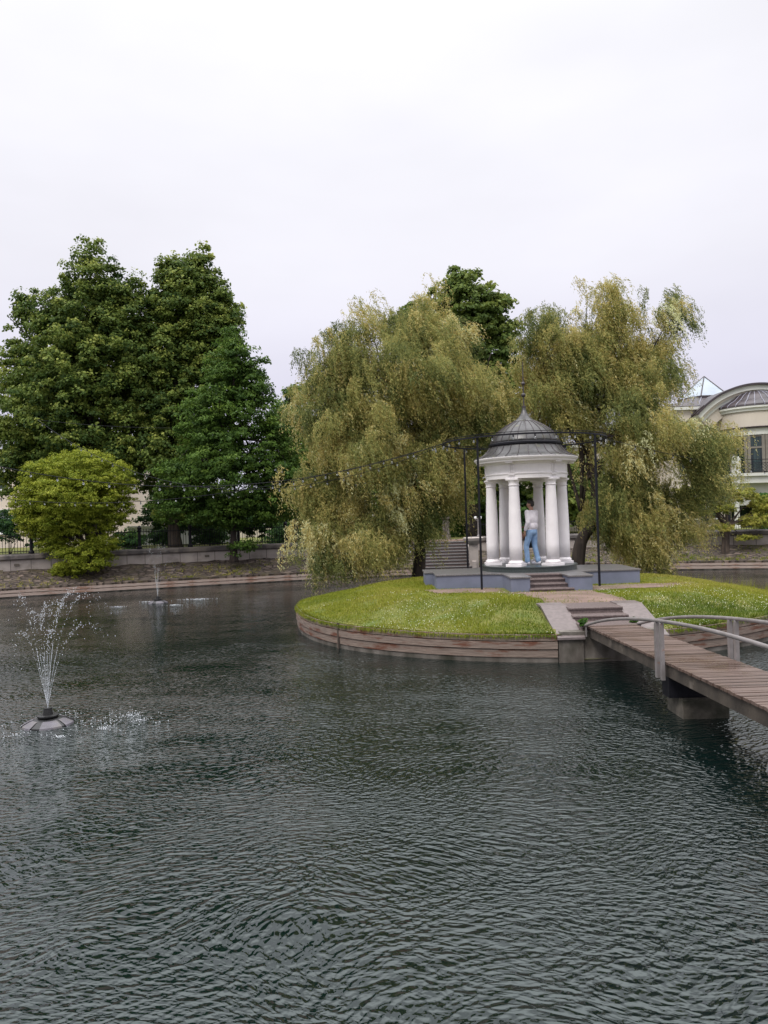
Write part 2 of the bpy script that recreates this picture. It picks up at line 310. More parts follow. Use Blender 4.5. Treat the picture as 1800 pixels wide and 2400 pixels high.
def wmat(o):
    return (wmat(o.parent) @ o.matrix_parent_inverse if o.parent else Matrix.Identity(4)) @ o.matrix_basis

def link(name, me, material, parent=None, smooth=False):
    if material is not None and not me.materials: me.materials.append(material)
    if smooth:
        me.polygons.foreach_set('use_smooth', [True] * len(me.polygons))
    o = bpy.data.objects.new(name, me); col.objects.link(o)
    if parent is not None:
        o.parent = parent
        o.matrix_parent_inverse = wmat(parent).inverted()
    return o

class MB:
    def __init__(s): s.v = []; s.f = []; s.uv = None
    def add(s, vs, fs):
        b = len(s.v); s.v += [tuple(x) for x in vs]; s.f += [tuple(b + i for i in f) for f in fs]; return s
    def box(s, x0, x1, y0, y1, z0, z1):
        return s.add([(x0, y0, z0), (x1, y0, z0), (x1, y1, z0), (x0, y1, z0), (x0, y0, z1), (x1, y0, z1), (x1, y1, z1), (x0, y1, z1)],
                     [(0, 3, 2, 1), (4, 5, 6, 7), (0, 1, 5, 4), (1, 2, 6, 5), (2, 3, 7, 6), (3, 0, 4, 7)])
    def obox(s, c, ux, uy, hx, hy, z0, z1):
        # box with horizontal axes ux, uy
        c = Vector(c); ux = Vector(ux).normalized(); uy = Vector(uy).normalized()
        P = [c + ux * a * hx + uy * b * hy for a, b in ((-1, -1), (1, -1), (1, 1), (-1, 1))]
        return s.add([(p.x, p.y, z0) for p in P] + [(p.x, p.y, z1) for p in P],
                     [(0, 3, 2, 1), (4, 5, 6, 7), (0, 1, 5, 4), (1, 2, 6, 5), (2, 3, 7, 6), (3, 0, 4, 7)])
    def tube(s, pts, rad, seg=8, cap=True):
        pts = [Vector(p) for p in pts]; n = len(pts)
        if not hasattr(rad, '__len__'): rad = [rad] * n
        b = len(s.v); prev = None
        for i, p in enumerate(pts):
            t = (pts[min(i + 1, n - 1)] - pts[max(i - 1, 0)]).normalized()
            if prev is None:
                a = Vector((0, 0, 1)) if abs(t.z) < .9 else Vector((1, 0, 0))
                u = t.cross(a).normalized()
            else:
                u = (prev - t * prev.dot(t)).normalized()
            prev = u; v = t.cross(u)
            for k in range(seg):
                an = 2 * math.pi * k / seg
                s.v.append(tuple(p + (u * math.cos(an) + v * math.sin(an)) * rad[i]))
        for i in range(n - 1):
            for k in range(seg):
                k2 = (k + 1) % seg
                s.f.append((b + i * seg + k, b + i * seg + k2, b + (i + 1) * seg + k2, b + (i + 1) * seg + k))
        if cap:
            s.f.append(tuple(b + k for k in range(seg))[::-1]); s.f.append(tuple(b + (n - 1) * seg + k for k in range(seg)))
        return s
    def lathe(s, prof, c=(0, 0), seg=32, capb=True, capt=True, a0=0.0, a1=2 * math.pi):
        b = len(s.v); full = abs(a1 - a0 - 2 * math.pi) < 1e-6; ns = seg if full else seg + 1
        for r, z in prof:
            for k in range(ns):
                an = a0 + (a1 - a0) * k / seg
                s.v.append((c[0] + r * math.cos(an), c[1] + r * math.sin(an), z))
        for i in range(len(prof) - 1):
            for k in range(seg):
                k2 = (k + 1) % ns
                s.f.append((b + i * ns + k, b + i * ns + k2, b + (i + 1) * ns + k2, b + (i + 1) * ns + k))
        if capb: s.f.append(tuple(b + k for k in range(ns))[::-1])
        if capt: s.f.append(tuple(b + (len(prof) - 1) * ns + k for k in range(ns)))
        return s
    def prism(s, poly, z0, z1):
        n = len(poly)
        return s.add([(p[0], p[1], z0) for p in poly] + [(p[0], p[1], z1) for p in poly],
                     [tuple(range(n))[::-1], tuple(range(n, 2 * n))] + [(i, (i + 1) % n, n + (i + 1) % n, n + i) for i in range(n)])
    def prism_x(s, poly, x0, x1):   # poly in (y,z)
        n = len(poly)
        return s.add([(x0, p[0], p[1]) for p in poly] + [(x1, p[0], p[1]) for p in poly],
                     [tuple(range(n)), tuple(range(n, 2 * n))[::-1]] + [(i, n + i, n + (i + 1) % n, (i + 1) % n) for i in range(n)])
    def ball(s, c, r, seg=10, rings=6, sc=(1, 1, 1)):
        b = len(s.v)
        s.v.append((c[0], c[1], c[2] + r * sc[2]))
        for i in range(1, rings):
            th = math.pi * i / rings
            for k in range(seg):
                an = 2 * math.pi * k / seg
                s.v.append((c[0] + r * sc[0] * math.sin(th) * math.cos(an), c[1] + r * sc[1] * math.sin(th) * math.sin(an), c[2] + r * sc[2] * math.cos(th)))
        s.v.append((c[0], c[1], c[2] - r * sc[2])); e = len(s.v) - 1
        for k in range(seg):
            k2 = (k + 1) % seg
            s.f.append((b, b + 1 + k, b + 1 + k2)); s.f.append((e, e - seg + k2, e - seg + k))
        for i in range(rings - 2):
            for k in range(seg):
                k2 = (k + 1) % seg
                s.f.append((b + 1 + i * seg + k, b + 1 + (i + 1) * seg + k, b + 1 + (i + 1) * seg + k2, b + 1 + i * seg + k2))
        return s
    def build(s, name, material, parent=None, smooth=False, bevel=0.0):
        me = bpy.data.meshes.new(name); me.from_pydata(s.v, [], s.f); me.update()
        if s.uv is not None:
            ul = me.uv_layers.new(name='UVMap')
            li = np.empty(len(me.loops), dtype=np.int32); me.loops.foreach_get('vertex_index', li)
            ul.data.foreach_set('uv', np.array(s.uv, dtype=np.float32)[li].ravel())
        o = link(name, me, material, parent, smooth)
        bm = bmesh.new(); bm.from_mesh(me); bmesh.ops.recalc_face_normals(bm, faces=bm.faces); bm.to_mesh(me); bm.free()
        if bevel:
            bv = o.modifiers.new('bevel', 'BEVEL'); bv.width = bevel; bv.segments = 2; bv.limit_method = 'ANGLE'; bv.angle_limit = R(40)
        return o

def np_mesh(name, verts, nper, material, parent=None, attr=None):
    """verts (K*nper,3) -> K separate polygons with nper corners"""
    K = len(verts) // nper
    me = bpy.data.meshes.new(name)
    me.vertices.add(K * nper); me.vertices.foreach_set('co', np.ascontiguousarray(verts, dtype=np.float32).ravel())
    me.loops.add(K * nper); me.loops.foreach_set('vertex_index', np.arange(K * nper, dtype=np.int32))
    me.polygons.add(K); me.polygons.foreach_set('loop_start', np.arange(0, K * nper, nper, dtype=np.int32))
    me.update(calc_edges=True)
    if attr is not None:
        a = me.attributes.new('v', 'FLOAT', 'FACE'); a.data.foreach_set('value', np.clip(attr, 0, 1).astype(np.float32))
    return link(name, me, material, parent)

def unit(a): return a / np.maximum(np.linalg.norm(a, axis=1, keepdims=True), 1e-9)

def sweep(path, normals, prof, closed=False, u0=0.0):
    """path list of (x,y); normals outward; prof list of (offset,z). returns MB with uv (metres)"""
    b = MB(); b.uv = []
    n = len(path); k = len(prof); u = u0
    vl = [0]
    for i in range(1, k): vl.append(vl[-1] + math.dist(prof[i], prof[i - 1]))
    for i in range(n):
        if i: u += math.dist(path[i], path[i - 1])
        for j, (o, z) in enumerate(prof):
            b.v.append((path[i][0] + normals[i][0] * o, path[i][1] + normals[i][1] * o, z)); b.uv.append((u, vl[j]))
    for i in range(n - (0 if closed else 1)):
        i2 = (i + 1) % n
        for j in range(k - 1):
            b.f.append((i * k + j, i2 * k + j, i2 * k + j + 1, i * k + j + 1))
    return b

def vnoise(x, y, s=1.0, seed=0):
    r = np.random.default_rng(seed); t = np.zeros_like(x, dtype=float)
    for i in range(7):
        a = r.uniform(0, 2 * math.pi); f = s * r.uniform(.6, 2.2); ph = r.uniform(0, 6.28)
        t += np.sin((x * math.cos(a) + y * math.sin(a)) * f + ph + 1.3 * np.sin((x * math.sin(a) - y * math.cos(a)) * f * .7 + ph * 2))
    return t / 7

# ------------------------------------------------------------ pond outline
ctrl = [(-16.4, 32.8), (-8.9, 35.8), (-4.2, 37.3), (0, 38.2), (4, 38.4), (8, 38.2), (13.7, 36.9), (17.9, 35.6), (23.5, 32), (27.5, 25), (27, 14), (20, 6), (10, 2.8), (0, 2.5), (-10, 3.2), (-20, 8), (-27, 16), (-27, 24), (-22.5, 29.5)]
def catmull(P, n=14):
    out = []; k = len(P)
    for i in range(k):
        p0, p1, p2, p3 = (np.array(P[(i + j - 1) % k], float) for j in range(4))
        for t in np.linspace(0, 1, n, endpoint=False):
            out.append(tuple(.5 * ((2 * p1) + (-p0 + p2) * t + (2 * p0 - 5 * p1 + 4 * p2 - p3) * t ** 2 + (-p0 + 3 * p1 - 3 * p2 + p3) * t ** 3)))
    return out
POND = catmull(ctrl)
nP = len(POND)
PN = []
for i in range(nP):
    a = POND[i - 1]; b_ = POND[(i + 1) % nP]; tx, ty = b_[0] - a[0], b_[1] - a[1]; l_ = math.hypot(tx, ty)
    nx, ny = -ty / l_, tx / l_
    if nx * (POND[i][0] - 0) + ny * (POND[i][1] - 19) < 0: nx, ny = -nx, -ny
    PN.append((nx, ny))
EDGE_Z = 0.44
def farness(i):  # 1 on the far banks where the wall stands
    y = POND[i][1]; return min(1, max(0, (y - 14) / 6))
# water
wb = MB(); wb.v = [(p[0], p[1], 0.0) for p in POND]; wb.f = [tuple(range(nP))]
tag(wb.build('water', M['water']), kind='structure')
bb = MB(); bb.v = [(p[0], p[1], -1.4) for p in POND]; bb.f = [tuple(range(nP))]
# sloped stone embankment
emb = MB(); emb.uv = []; u = 0
for i in range(nP + 1):
    j = i % nP; p = POND[j]; nn = PN[j]
    if i: u += math.dist(POND[j], POND[(i - 1) % nP])
    far = farness(j)
    for k, (o, zf, zn) in enumerate(((0.02, -1.2, -1.2), (.02, .40, .40), (.25, .43, .43), (.9, .60, .75), (1.7, .83, 1.15), (2.6, 1.08, 1.40))):
        z = zf * far + zn * (1 - far)
        wob = .035 * math.sin(u * 3.1 + k * 2) + .02 * math.sin(u * 7.7 + k) if k > 2 else 0
        emb.v.append((p[0] + nn[0] * o, p[1] + nn[1] * o, z + wob)); emb.uv.append((u, o * 1.05))
for i in range(nP):
    for k in range(5):
        emb.f.append((i * 6 + k, (i + 1) * 6 + k, (i + 1) * 6 + k + 1, i * 6 + k + 1))
tag(emb.build('embankment', M['stones'], smooth=False), kind='structure')
# ground sheet to the horizon
g = MB()
for i in range(nP):
    p = POND[i]; nn = PN[i]; far = farness(i); z = 1.55 * far + 1.40 * (1 - far)
    an = math.atan2(p[1] - 19, p[0])
    g.v += [(p[0] + nn[0] * 2.55, p[1] + nn[1] * 2.55, z - .02 if far < .5 else z - .05), (p[0] + nn[0] * 6, p[1] + nn[1] * 6, z),
            (math.cos(an) * 120, 19 + math.sin(an) * 120, 1.5), (math.cos(an) * 900, 19 + math.sin(an) * 900, 1.5)]
for i in range(nP):
    j = (i + 1) % nP
    for k in range(3): g.f.append((i * 4 + k, j * 4 + k, j * 4 + k + 1, i * 4 + k + 1))
tag(g.build('ground', M['turf']), kind='structure')

# arc helpers on far bank
def seg(cond):
    ids = [i for i in range(nP) if cond(POND[i])]
    # order contiguous starting from the left
    ids.sort(key=lambda i: POND[i][0])
    return ids
left_ids = seg(lambda p: p[1] > 24 and p[0] < 1.45)
right_ids = seg(lambda p: p[1] > 24 and p[0] > 4.5)
all_ids = seg(lambda p: p[1] > 24)
def off(ids, o): return [(POND[i][0] + PN[i][0] * o, POND[i][1] + PN[i][1] * o) for i in ids]
# timber edging of the far bank
te = empty('timber_edging', (POND[all_ids[0]][0], POND[all_ids[0]][1], 0), 'low weathered timber edging along the foot of the far stone bank', 'edging')
for r_, (o, z0, z1) in enumerate(((0.0, .05, .17), (.03, .20, .31), (.12, .34, .40))):
    pr = [(-.05 + o, z0), (-.05 + o, z1), (.12 + o + (.1 if r_ == 2 else 0), z1), (.12 + o, z0)]
    sweep([POND[i] for i in all_ids], [PN[i] for i in all_ids], pr).build('plank_row', M['plankfar'], te)
sweep([POND[i] for i in all_ids], [PN[i] for i in all_ids], [(-.02, -.3), (-.02, .055), (.05, .055)]).build('footing', M['oldconcrete'], te)
# paving stretch behind the wall (far walk)
pv = sweep([POND[i] for i in all_ids], [PN[i] for i in all_ids], [(2.9, 1.575), (5.4, 1.58)])
tag(pv.build('path', M['paving']), kind='structure')

def wall(ids, label, ext=None):
    path = [POND[i] for i in ids]; nn = [PN[i] for i in ids]
    root = empty('retaining_wall', (path[0][0], path[0][1], 1), label, 'wall', 'retaining walls round the pond')
    sweep(path, nn, [(2.45, .7), (2.45, 1.50), (2.85, 1.50), (2.85, .7)]).build('wall_body', M['panelwall'], root)
    sweep(path, nn, [(2.38, 1.505), (2.34, 1.56), (2.35, 1.70), (2.42, 1.76), (2.86, 1.77), (2.94, 1.72), (2.94, 1.505), (2.38, 1.505)]).build('coping', M['cap'], root, smooth=False)
    return root
wl = wall(left_ids, 'long pale concrete wall with dark coping behind the stone bank, left of the stone stairs')
wr = wall(right_ids, 'pale stained concrete wall with dark coping right of the stone stairs, under the mansion')
# small recessed wall lights in left and right wall
def wall_mark(px):
    # find the wall point seen at px
    best = min(range(nP), key=lambda i: abs((POND[i][0] + PN[i][0] * 2.45) / max(.1, (POND[i][1] + PN[i][1] * 2.45)) - (px - 900) / F_PX) + (0 if POND[i][1] > 24 else 99))
    return best
for px, root in ((44, wl), (478, wl), (665, wl)):
    i = wall_mark(px); c = (POND[i][0] + PN[i][0] * 2.44, POND[i][1] + PN[i][1] * 2.44, 0); t_ = (-PN[i][1], PN[i][0], 0)
    MB().obox(c, t_, (PN[i][0], PN[i][1], 0), .11, .02, 1.24, 1.34).build('wall_light', M['signmark'], root)

# fence behind left wall and behind right wall
def fence(ids, o, z0, h, label, post_every=5, group='iron fences behind the pond wall', fancy=True):
    path = off(ids, o); root = empty('iron_fence', (path[0][0], path[0][1], z0), label, 'fence', group)
    # resample at 2.4 m
    P = [np.array(p) for p in path]; S = [0]
    for a, b in zip(P, P[1:]): S.append(S[-1] + np.linalg.norm(b - a))
    def pt(s):
        k = min(len(P) - 2, max(0, int(np.searchsorted(S, s) - 1))); t = (s - S[k]) / (S[k + 1] - S[k]); return P[k] + (P[k + 1] - P[k]) * t
    n = int(S[-1] // 2.4)
    for i in range(n + 1):
        c = pt(min(S[-1], i * 2.4))
        q = MB()
        if fancy:
            q.lathe([(.13, z0), (.13, z0 + .1), (.075, z0 + .16), (.075, z0 + h * .8), (.11, z0 + h * .84), (.085, z0 + h * .9), (.12, z0 + h * .97), (.05, z0 + h * 1.06), (.0, z0 + h * 1.1)], c, 10, True, False)
        else:
            q.box(c[0] - .05, c[0] + .05, c[1] - .05, c[1] + .05, z0, z0 + h * 1.05)
        q.build('post', M['black'], root)
        if i < n:
            d = pt(min(S[-1], (i + 1) * 2.4)); t = (d - c) / np.linalg.norm(d - c); q = MB(); nrm = (-t[1], t[0], 0)
            for zz in (z0 + .1, z0 + h * .78):
                mid = (c + d) / 2; q.obox((*mid, 0), (*t, 0), nrm, 1.15, .015, zz, zz + .035)
            k = 0.2
            while k < 2.3:
                b = c + t * k; q.obox((*b, 0), (*t, 0), nrm, .011, .011, z0 + .02, z0 + h * .93); k += .125
            q.build('fence_panel', M['black'], root)
    return root
fence(left_ids, 2.62, 1.77, 1.05, 'black iron railing with cast posts standing on the wall left of the stairs')
fence([i for i in right_ids if POND[i][0] > 4.6], 6.4, 1.56, 1.0, 'low black iron railing along the far side of the walk, before the mansion', fancy=False)

# stairs on the far bank
st = empty('stone_stairs', (3, 40, .3), 'grey stone stairs climbing the far bank behind the gazebo, left of its columns', 'stairs')
yw = 40.75
for k in range(9):
    z1 = .40 + .145 * k; y0 = yw - .28 * (9 - k) + .0
    MB().box(1.5, 4.28, y0, yw + .02 * k, .1 + .02 * k, z1 - .045).build('riser', M['granite_step'], st)
    MB().box(1.48, 4.29, y0 - .035, y0 + .31, z1 - .044, z1).build('tread', M['granite'], st, bevel=.008)
MB().box(1.42, 4.44, yw + .05, yw + 2.6, 1.0, 1.60).build('landing', M['dirt'], st)
MB().prism_x([(38.2, .1), (38.2, .62), (40.8, 1.72), (40.8, .1)], 4.30, 4.52).build('side_wall', M['concrete'], st)
pd = empty('stone_pedestal', (4.42, 38.35, .3), 'pale stone pedestal with a wide flared top beside the far stairs', 'pedestal')
MB().box(4.2, 4.64, 38.3, 38.74, .15, 1.42).build('pedestal_body', M['concrete'], pd, bevel=.01)
MB().lathe([(.2, 1.42), (.3, 1.5), (.48, 1.66), (.52, 1.78), (.46, 1.82), (.0, 1.83)], (4.42, 38.52), 4 * 8, True, False).build('pedestal_cap', M['concrete'], pd, smooth=False)
# gate pier
gp = empty('gate_pier', (3.45, 42.9, 1.55), 'grey square gate pier at the top of the far stairs', 'pier')
MB().box(3.2, 3.66, 42.7, 43.16, 1.55, 1.85).build('base', M['oldconcrete'], gp, bevel=.01)
MB().box(3.26, 3.6, 42.76, 43.1, 1.85, 2.75).build('shaft', M['oldconcrete'], gp, bevel=.01)
MB().box(3.18, 3.68, 42.68, 43.18, 2.753, 2.86).build('cap', M['oldconcrete'], gp, bevel=.01)

# ------------------------------------------------------------ island
IC = (4.05, 21.9); IR = 6.65
def sstep(t): t = np.clip(t, 0, 1); return t * t * (3 - 2 * t)
def iz(x, y):
    x = np.asarray(x, float); y = np.asarray(y, float)
    r = np.hypot(x - IC[0], y - IC[1]); a = np.arctan2(y - IC[1], x - IC[0])
    z = .60 + .37 * sstep((IR - r) / 2.6) - .05 * sstep((r - 6.45) / .15)
    return z + .025 * vnoise(x, y, 1.4, 3) * sstep((r - 2.6) / 1.0) * 1.0
def isl_r(a):
    return IR + .06 * math.sin(3 * a + 1) + .03 * math.sin(7 * a)
nb, na = 90, 480
ib = MB(); ib.v.append((*IC, float(iz(*IC))))
for i in range(1, nb + 1):
    for k in range(na):
        a = 2 * math.pi * k / na; r = (isl_r(a) - .02) * i / nb; x = IC[0] + r * math.cos(a); y = IC[1] + r * math.sin(a); ib.v.append((x, y, float(iz(x, y)) - (.5 if 3.45 < x < 5.43 and y < 17.05 else 0)))
for k in range(na):
    ib.f.append((0, 1 + k, 1 + (k + 1) % na))
    for i in range(nb - 1):
        b0 = 1 + i * na; b1 = b0 + na; ib.f.append((b0 + k, b1 + k, b1 + (k + 1) % na, b0 + (k + 1) % na))
# notch for the steps is covered by their blocks
tag(ib.build('island_ground', M['turf'], smooth=True), kind='structure')
# timber retaining edge of island
rt = empty('timber_retaining_edge', (IC[0], IC[1] - IR, 0), 'curved edging of three weathered rust-stained plank rows holding the round grass island', 'edging')
A0, A1 = R(-90) - .104 + 2 * math.pi, R(-90) + .215   # gap where the stair block stands
angs = np.linspace(A1, A0, 240)
ip = [(IC[0] + isl_r(a) * math.cos(a), IC[1] + isl_r(a) * math.sin(a)) for a in angs]
inn = [(math.cos(a), math.sin(a)) for a in angs]
for k, (z0, z1, o) in enumerate(((.105, .258, .0), (.275, .418, .02), (.435, .560, .006))):
    # each row in board lengths
    st_ = k * 7
    i = 0
    L_ = [26, 31, 24, 29, 33, 27, 30, 40, 30]
    cut = 0
    while i < len(ip) - 1:
        j = min(len(ip) - 1, i + L_[(cut + k * 2) % len(L_)])
        s = sweep(ip[i:j + 1], inn[i:j + 1], [(-.06, z0), (o, z0), (o, z1), (-.06, z1), (-.06, z0)], u0=i * .17 + k * 31)
        jit = random.uniform(-.006, .006)
        s.v = [(x + (x - IC[0]) / IR * jit, y + (y - IC[1]) / IR * jit, z) for x, y, z in s.v]
        s.uv = [(u + random.choice((0,)) , v + k * 1.7) for u, v in s.uv]
        s.build('plank', M['plank'], rt); i = j; cut += 1
sweep(ip, inn, [(-.08, -.6), (-.03, .0), (-.025, .09), (-.08, .10)]).build('footing', M['oldconcrete'], rt)
for a in (-2.48, -1.05, -.3, -2.02 + 6.283 * 0 - .9 * 0):
    pass
a = math.atan2(17.62 - IC[1], -1.2 - IC[0])
for a in (a, 2.9, -.55):
    c = (IC[0] + (isl_r(a) + .02) * math.cos(a), IC[1] + (isl_r(a) + .02) * math.sin(a), 0)
    MB().obox(c, (math.cos(a), math.sin(a), 0), (-math.sin(a), math.cos(a), 0), .012, .025, -.2, .59).build('stake', M['plank'] if False else M['barklight'], rt)

# gazebo platform plan
GC = (4.10, 22.05)
def in_platform(x, y, pad=0.0):
    dx, dy = np.abs(x - GC[0]), y - GC[1]
    a = (dx < 2.77 + pad) & (np.abs(dy) < 1.1 + pad)
    b = (dx < 1.07 + pad) & (dy > -2.6 - pad) & (dy < 2.6 + pad)
    c = (dx < 1.6 + pad) & (np.abs(dy) < 1.6 + pad) & (dx + np.abs(dy) < 2.6 + pad)
    return a | b | c
def in_stairs(x, y, pad=0.0):
    return (x > 3.33 - pad) & (x < 5.54 + pad) & (y < 17.25 + pad)
def path_mask(x, y):
    r = np.hypot(x - GC[0], (y - GC[1])); n = vnoise(x, y, 1.8, 11) * .35 + vnoise(x, y, 6, 4) * .12
    front = (y < 21.2) & (r < 3.55 + n + .25 * np.clip(x - 4, 0, 3)) & (y > 17.2)
    lane = (np.abs(x - 4.4) < .95 + n) & (y < 19.6) & (y > 17.2)
    right = (x > 4) & (x < 8.6 + n) & (np.abs(y - 19.9 - .22 * (x - 5)) < .62 + n - .06 * (x - 4))
    left = (x < 4) & (x > 1.1 - 2 * n) & (np.abs(y - 20.15 + .6 * n) < .6 + 1.3 * n)
    return (lane | right | left | (front & (y < 20.6) & (r < 3.1 + n))) & ~in_platform(x, y, .02)
# dirt sheet
gx = np.arange(.4, 9.4, .09); gy = np.arange(17.1, 21.9, .09)
X, Y = np.meshgrid(gx, gy); mk = path_mask(X + .045, Y + .045)
db = MB(); idx = {}
Z = iz(X, Y) + .012
for j in range(len(gy) - 1):
    for i in range(len(gx) - 1):
        if mk[j, i]:
            q = []
            for (a, b) in ((j, i), (j, i + 1), (j + 1, i + 1), (j + 1, i)):
                if (a, b) not in idx: idx[(a, b)] = len(db.v); db.v.append((X[a, b], Y[a, b], Z[a, b]))
                q.append(idx[(a, b)])
            db.f.append(tuple(q))
tag(db.build('dirt_path', M['dirt'], smooth=True), kind='structure')

# landing stairs with cheek walls
ls = empty('landing_steps', (4.44, 15.2, 0), 'short flight of stone steps between sloping cheek walls where the bridge meets the island', 'steps')
MB().box(3.42, 5.46, 15.24, 17.1, -1.2, .60).build('landing_block', M['oldconcrete'], ls)
for k, (y0, y1, z) in enumerate(((15.3, 16.1, .70), (15.98, 16.5, .81), (16.36, 17.3, .93))):
    MB().box(3.86, 5.02, y0 + .03, y1, .45, z - .045).build('riser', M['granite_step'], ls)
    MB().box(3.862, 5.018, y0, y1, z - .044, z).build('tread', M['granite_step'], ls, bevel=.012)
for (x0, x1) in ((3.37, 3.86), (5.02, 5.51)):
    MB().prism_x([(17.2, -.4), (17.2, .90), (16.75, .90), (15.2, .455), (15.2, -1.2), (17.0, -1.2)], x0, x1).build('cheek_wall', M['oldconcrete'], ls)
    MB().prism_x([(17.24, .903), (17.24, .955), (16.74, .955), (15.15, .507), (15.15, .455), (16.75, .903)], x0 - .03, x1 + .03).build('cheek_slab', M['slabstone'], ls, bevel=.006)

# ------------------------------------------------------------ gazebo
gz = empty('gazebo', (GC[0], GC[1], .95), 'white round columned gazebo with a dark ribbed bell dome on a blue-grey stone base', 'gazebo')
PZ = 1.36
cx, cy = GC
plan = [(-2.77, -1.08), (-1.47, -1.08), (-.98, -1.3), (-.98, -2.55), (-.5, -2.55), (-.5, -1.5), (.5, -1.5), (.5, -2.55), (1.08, -2.55), (1.08, -1.3), (1.5, -1.08), (2.77, -1.08), (2.77, 1.08), (1.5, 1.08), (1.0, 1.5), (-1.0, 1.5), (-1.5, 1.08), (-3.02, 1.08), (-3.02, .0), (-2.77, .0)]
cx += .045; pl = [(cx + a, cy + b) for a, b in plan]
MB().prism(pl, .6, PZ - .04).build('base_wall', M['bluegrey'], gz)
# coping slab slightly larger
def grow(poly, d):
    n = len(poly); out = []
    for i in range(n):
        p0, p1, p2 = Vector(poly[i - 1]), Vector(poly[i]), Vector(poly[(i + 1) % n])
        a = (p1 - p0).normalized(); b = (p2 - p1).normalized(); na_ = Vector((a.y, -a.x)); nb_ = Vector((b.y, -b.x))
        q = (na_ + nb_); q = q / max(.3, q.dot(na_)) if q.length > 1e-6 else na_
        out.append(tuple(p1 + q * d))
    return out
MB().prism(grow(pl, .03), PZ - .038, PZ).build('base_slab', M['granite'], gz, bevel=.004)
for k in range(4):
    z = PZ - .004 - .1 * k; y0 = cy - 1.55 - .28 * (k + 1)
    hw = .498 if k < 3 else .55
    x0, x1 = cx - .495, cx + .495
    if y0 < cy - 2.55: x0, x1 = cx - .52, cx + .6
    MB().box(x0 + .002, x1 - .002, y0 + .03, y0 + .4, .7, z - .042).build('riser', M['granite_step'], gz)
    MB().box(x0 + .002, x1 - .002, y0, y0 + .33, z - .041, z).build('step', M['granite_step'], gz, bevel=.012)
cx -= .045
MB().lathe([(1.34, PZ - .02), (1.34, PZ + .115), (1.36, PZ + .12), (1.36, PZ + .145), (1.35, PZ + .15)], GC, 72).build('floor_disc', M['granite_dark'], gz)
FZ = PZ + .15
TOPZ = 3.93
def column(ang):
    x = cx + 1.015 * math.sin(ang); y = cy - 1.015 * math.cos(ang)
    ux = (math.cos(ang), math.sin(ang), 0); uy = (-math.sin(ang), math.cos(ang), 0)
    ux = (1, 0, 0) if False else ux
    c = MB().lathe([(.175, FZ + .15), (.177, FZ + .6), (.172, FZ + 1.1), (.158, FZ + 1.6), (.137, TOPZ - .26), (.137, TOPZ - .2)], (x, y), 28).build('column', M['white'], gz, smooth=True)
    MB().obox((x, y, 0), ux, uy, .222, .222, FZ, FZ + .075).build('plinth', M['white'], c, bevel=.006)
    MB().lathe([(.19, FZ + .075), (.208, FZ + .085), (.214, FZ + .105), (.208, FZ + .128), (.19, FZ + .138), (.183, FZ + .142), (.18, FZ + .155), (.176, FZ + .17)], (x, y), 28, True, True).build('column_base', M['white'], c, smooth=True)
    MB().lathe([(.138, TOPZ - .2), (.157, TOPZ - .195), (.157, TOPZ - .175), (.14, TOPZ - .17), (.14, TOPZ - .11), (.15, TOPZ - .10), (.157, TOPZ - .085), (.17, TOPZ - .05)], (x, y), 28, True, True).build('capital', M['white'], c, smooth=False)
    MB().obox((x, y, 0), ux, uy, .175, .175, TOPZ - .05, TOPZ - .001).build('abacus', M['white'], c, bevel=.004)
for a in (-150, -90, -30, 30, 90, 150): column(R(a))
Z0 = TOPZ
ent = MB().lathe([(.90, Z0), (1.15, Z0), (1.152, Z0 + .115), (1.175, Z0 + .12), (1.175, Z0 + .145), (1.15, Z0 + .155), (1.15, Z0 + .39), (1.17, Z0 + .40), (1.185, Z0 + .44), (1.21, Z0 + .45), (1.21, Z0 + .46),
            (1.40, Z0 + .462), (1.41, Z0 + .50), (1.44, Z0 + .52), (1.465, Z0 + .56), (1.47, Z0 + .585), (1.40, Z0 + .60), (.88, Z0 + .6), (.90, Z0)], GC, 96, False, False).build('entablature', M['white'], gz, smooth=False)
MB().lathe([(.905, Z0 + .35), (.0, Z0 + .36)], GC, 48, False, False).build('ceiling', M['white'], gz)
for a in (-150, -90, -30, 30, 90, 150):
    a = R(a); q = MB()
    for da in (-.045, .0, .045):
        c = (cx + 1.155 * math.sin(a + da), cy - 1.155 * math.cos(a + da), 0); q.obox(c, (math.cos(a + da), math.sin(a + da), 0), (-math.sin(a + da), math.cos(a + da), 0), .018, .02, Z0 + .16, Z0 + .38)
    c = (cx + 1.168 * math.sin(a), cy - 1.168 * math.cos(a), 0); q.obox(c, (math.cos(a), math.sin(a), 0), (-math.sin(a), math.cos(a), 0), .09, .025, Z0 + .085, Z0 + .11)
    q.build('triglyph', M['white'], gz)
    c = (cx + 1.295 * math.sin(a), cy - 1.295 * math.cos(a), 0)
    MB().obox(c, (math.cos(a), math.sin(a), 0), (-math.sin(a), math.cos(a), 0), .10, .07, Z0 + .42, Z0 + .459).build('bracket', M['white'], gz, bevel=.003)
ZR = Z0 + .60
skirt = [(1.44, ZR - .02), (1.44, ZR + .002), (1.33, ZR + .045), (1.22, ZR + .10), (1.12, ZR + .18), (1.05, ZR + .27), (1.0, ZR + .36)]
dome = [(.985, ZR + .44), (.965, ZR + .50), (.92, ZR + .59), (.84, ZR + .70), (.74, ZR + .80), (.61, ZR + .89), (.48, ZR + .97), (.35, ZR + 1.04), (.29, ZR + 1.07)]
cap = [(.335, ZR + 1.045), (.335, ZR + 1.06), (.25, ZR + 1.11), (.16, ZR + 1.20), (.10, ZR + 1.29), (.065, ZR + 1.38), (.045, ZR + 1.46), (.04, ZR + 1.48)]
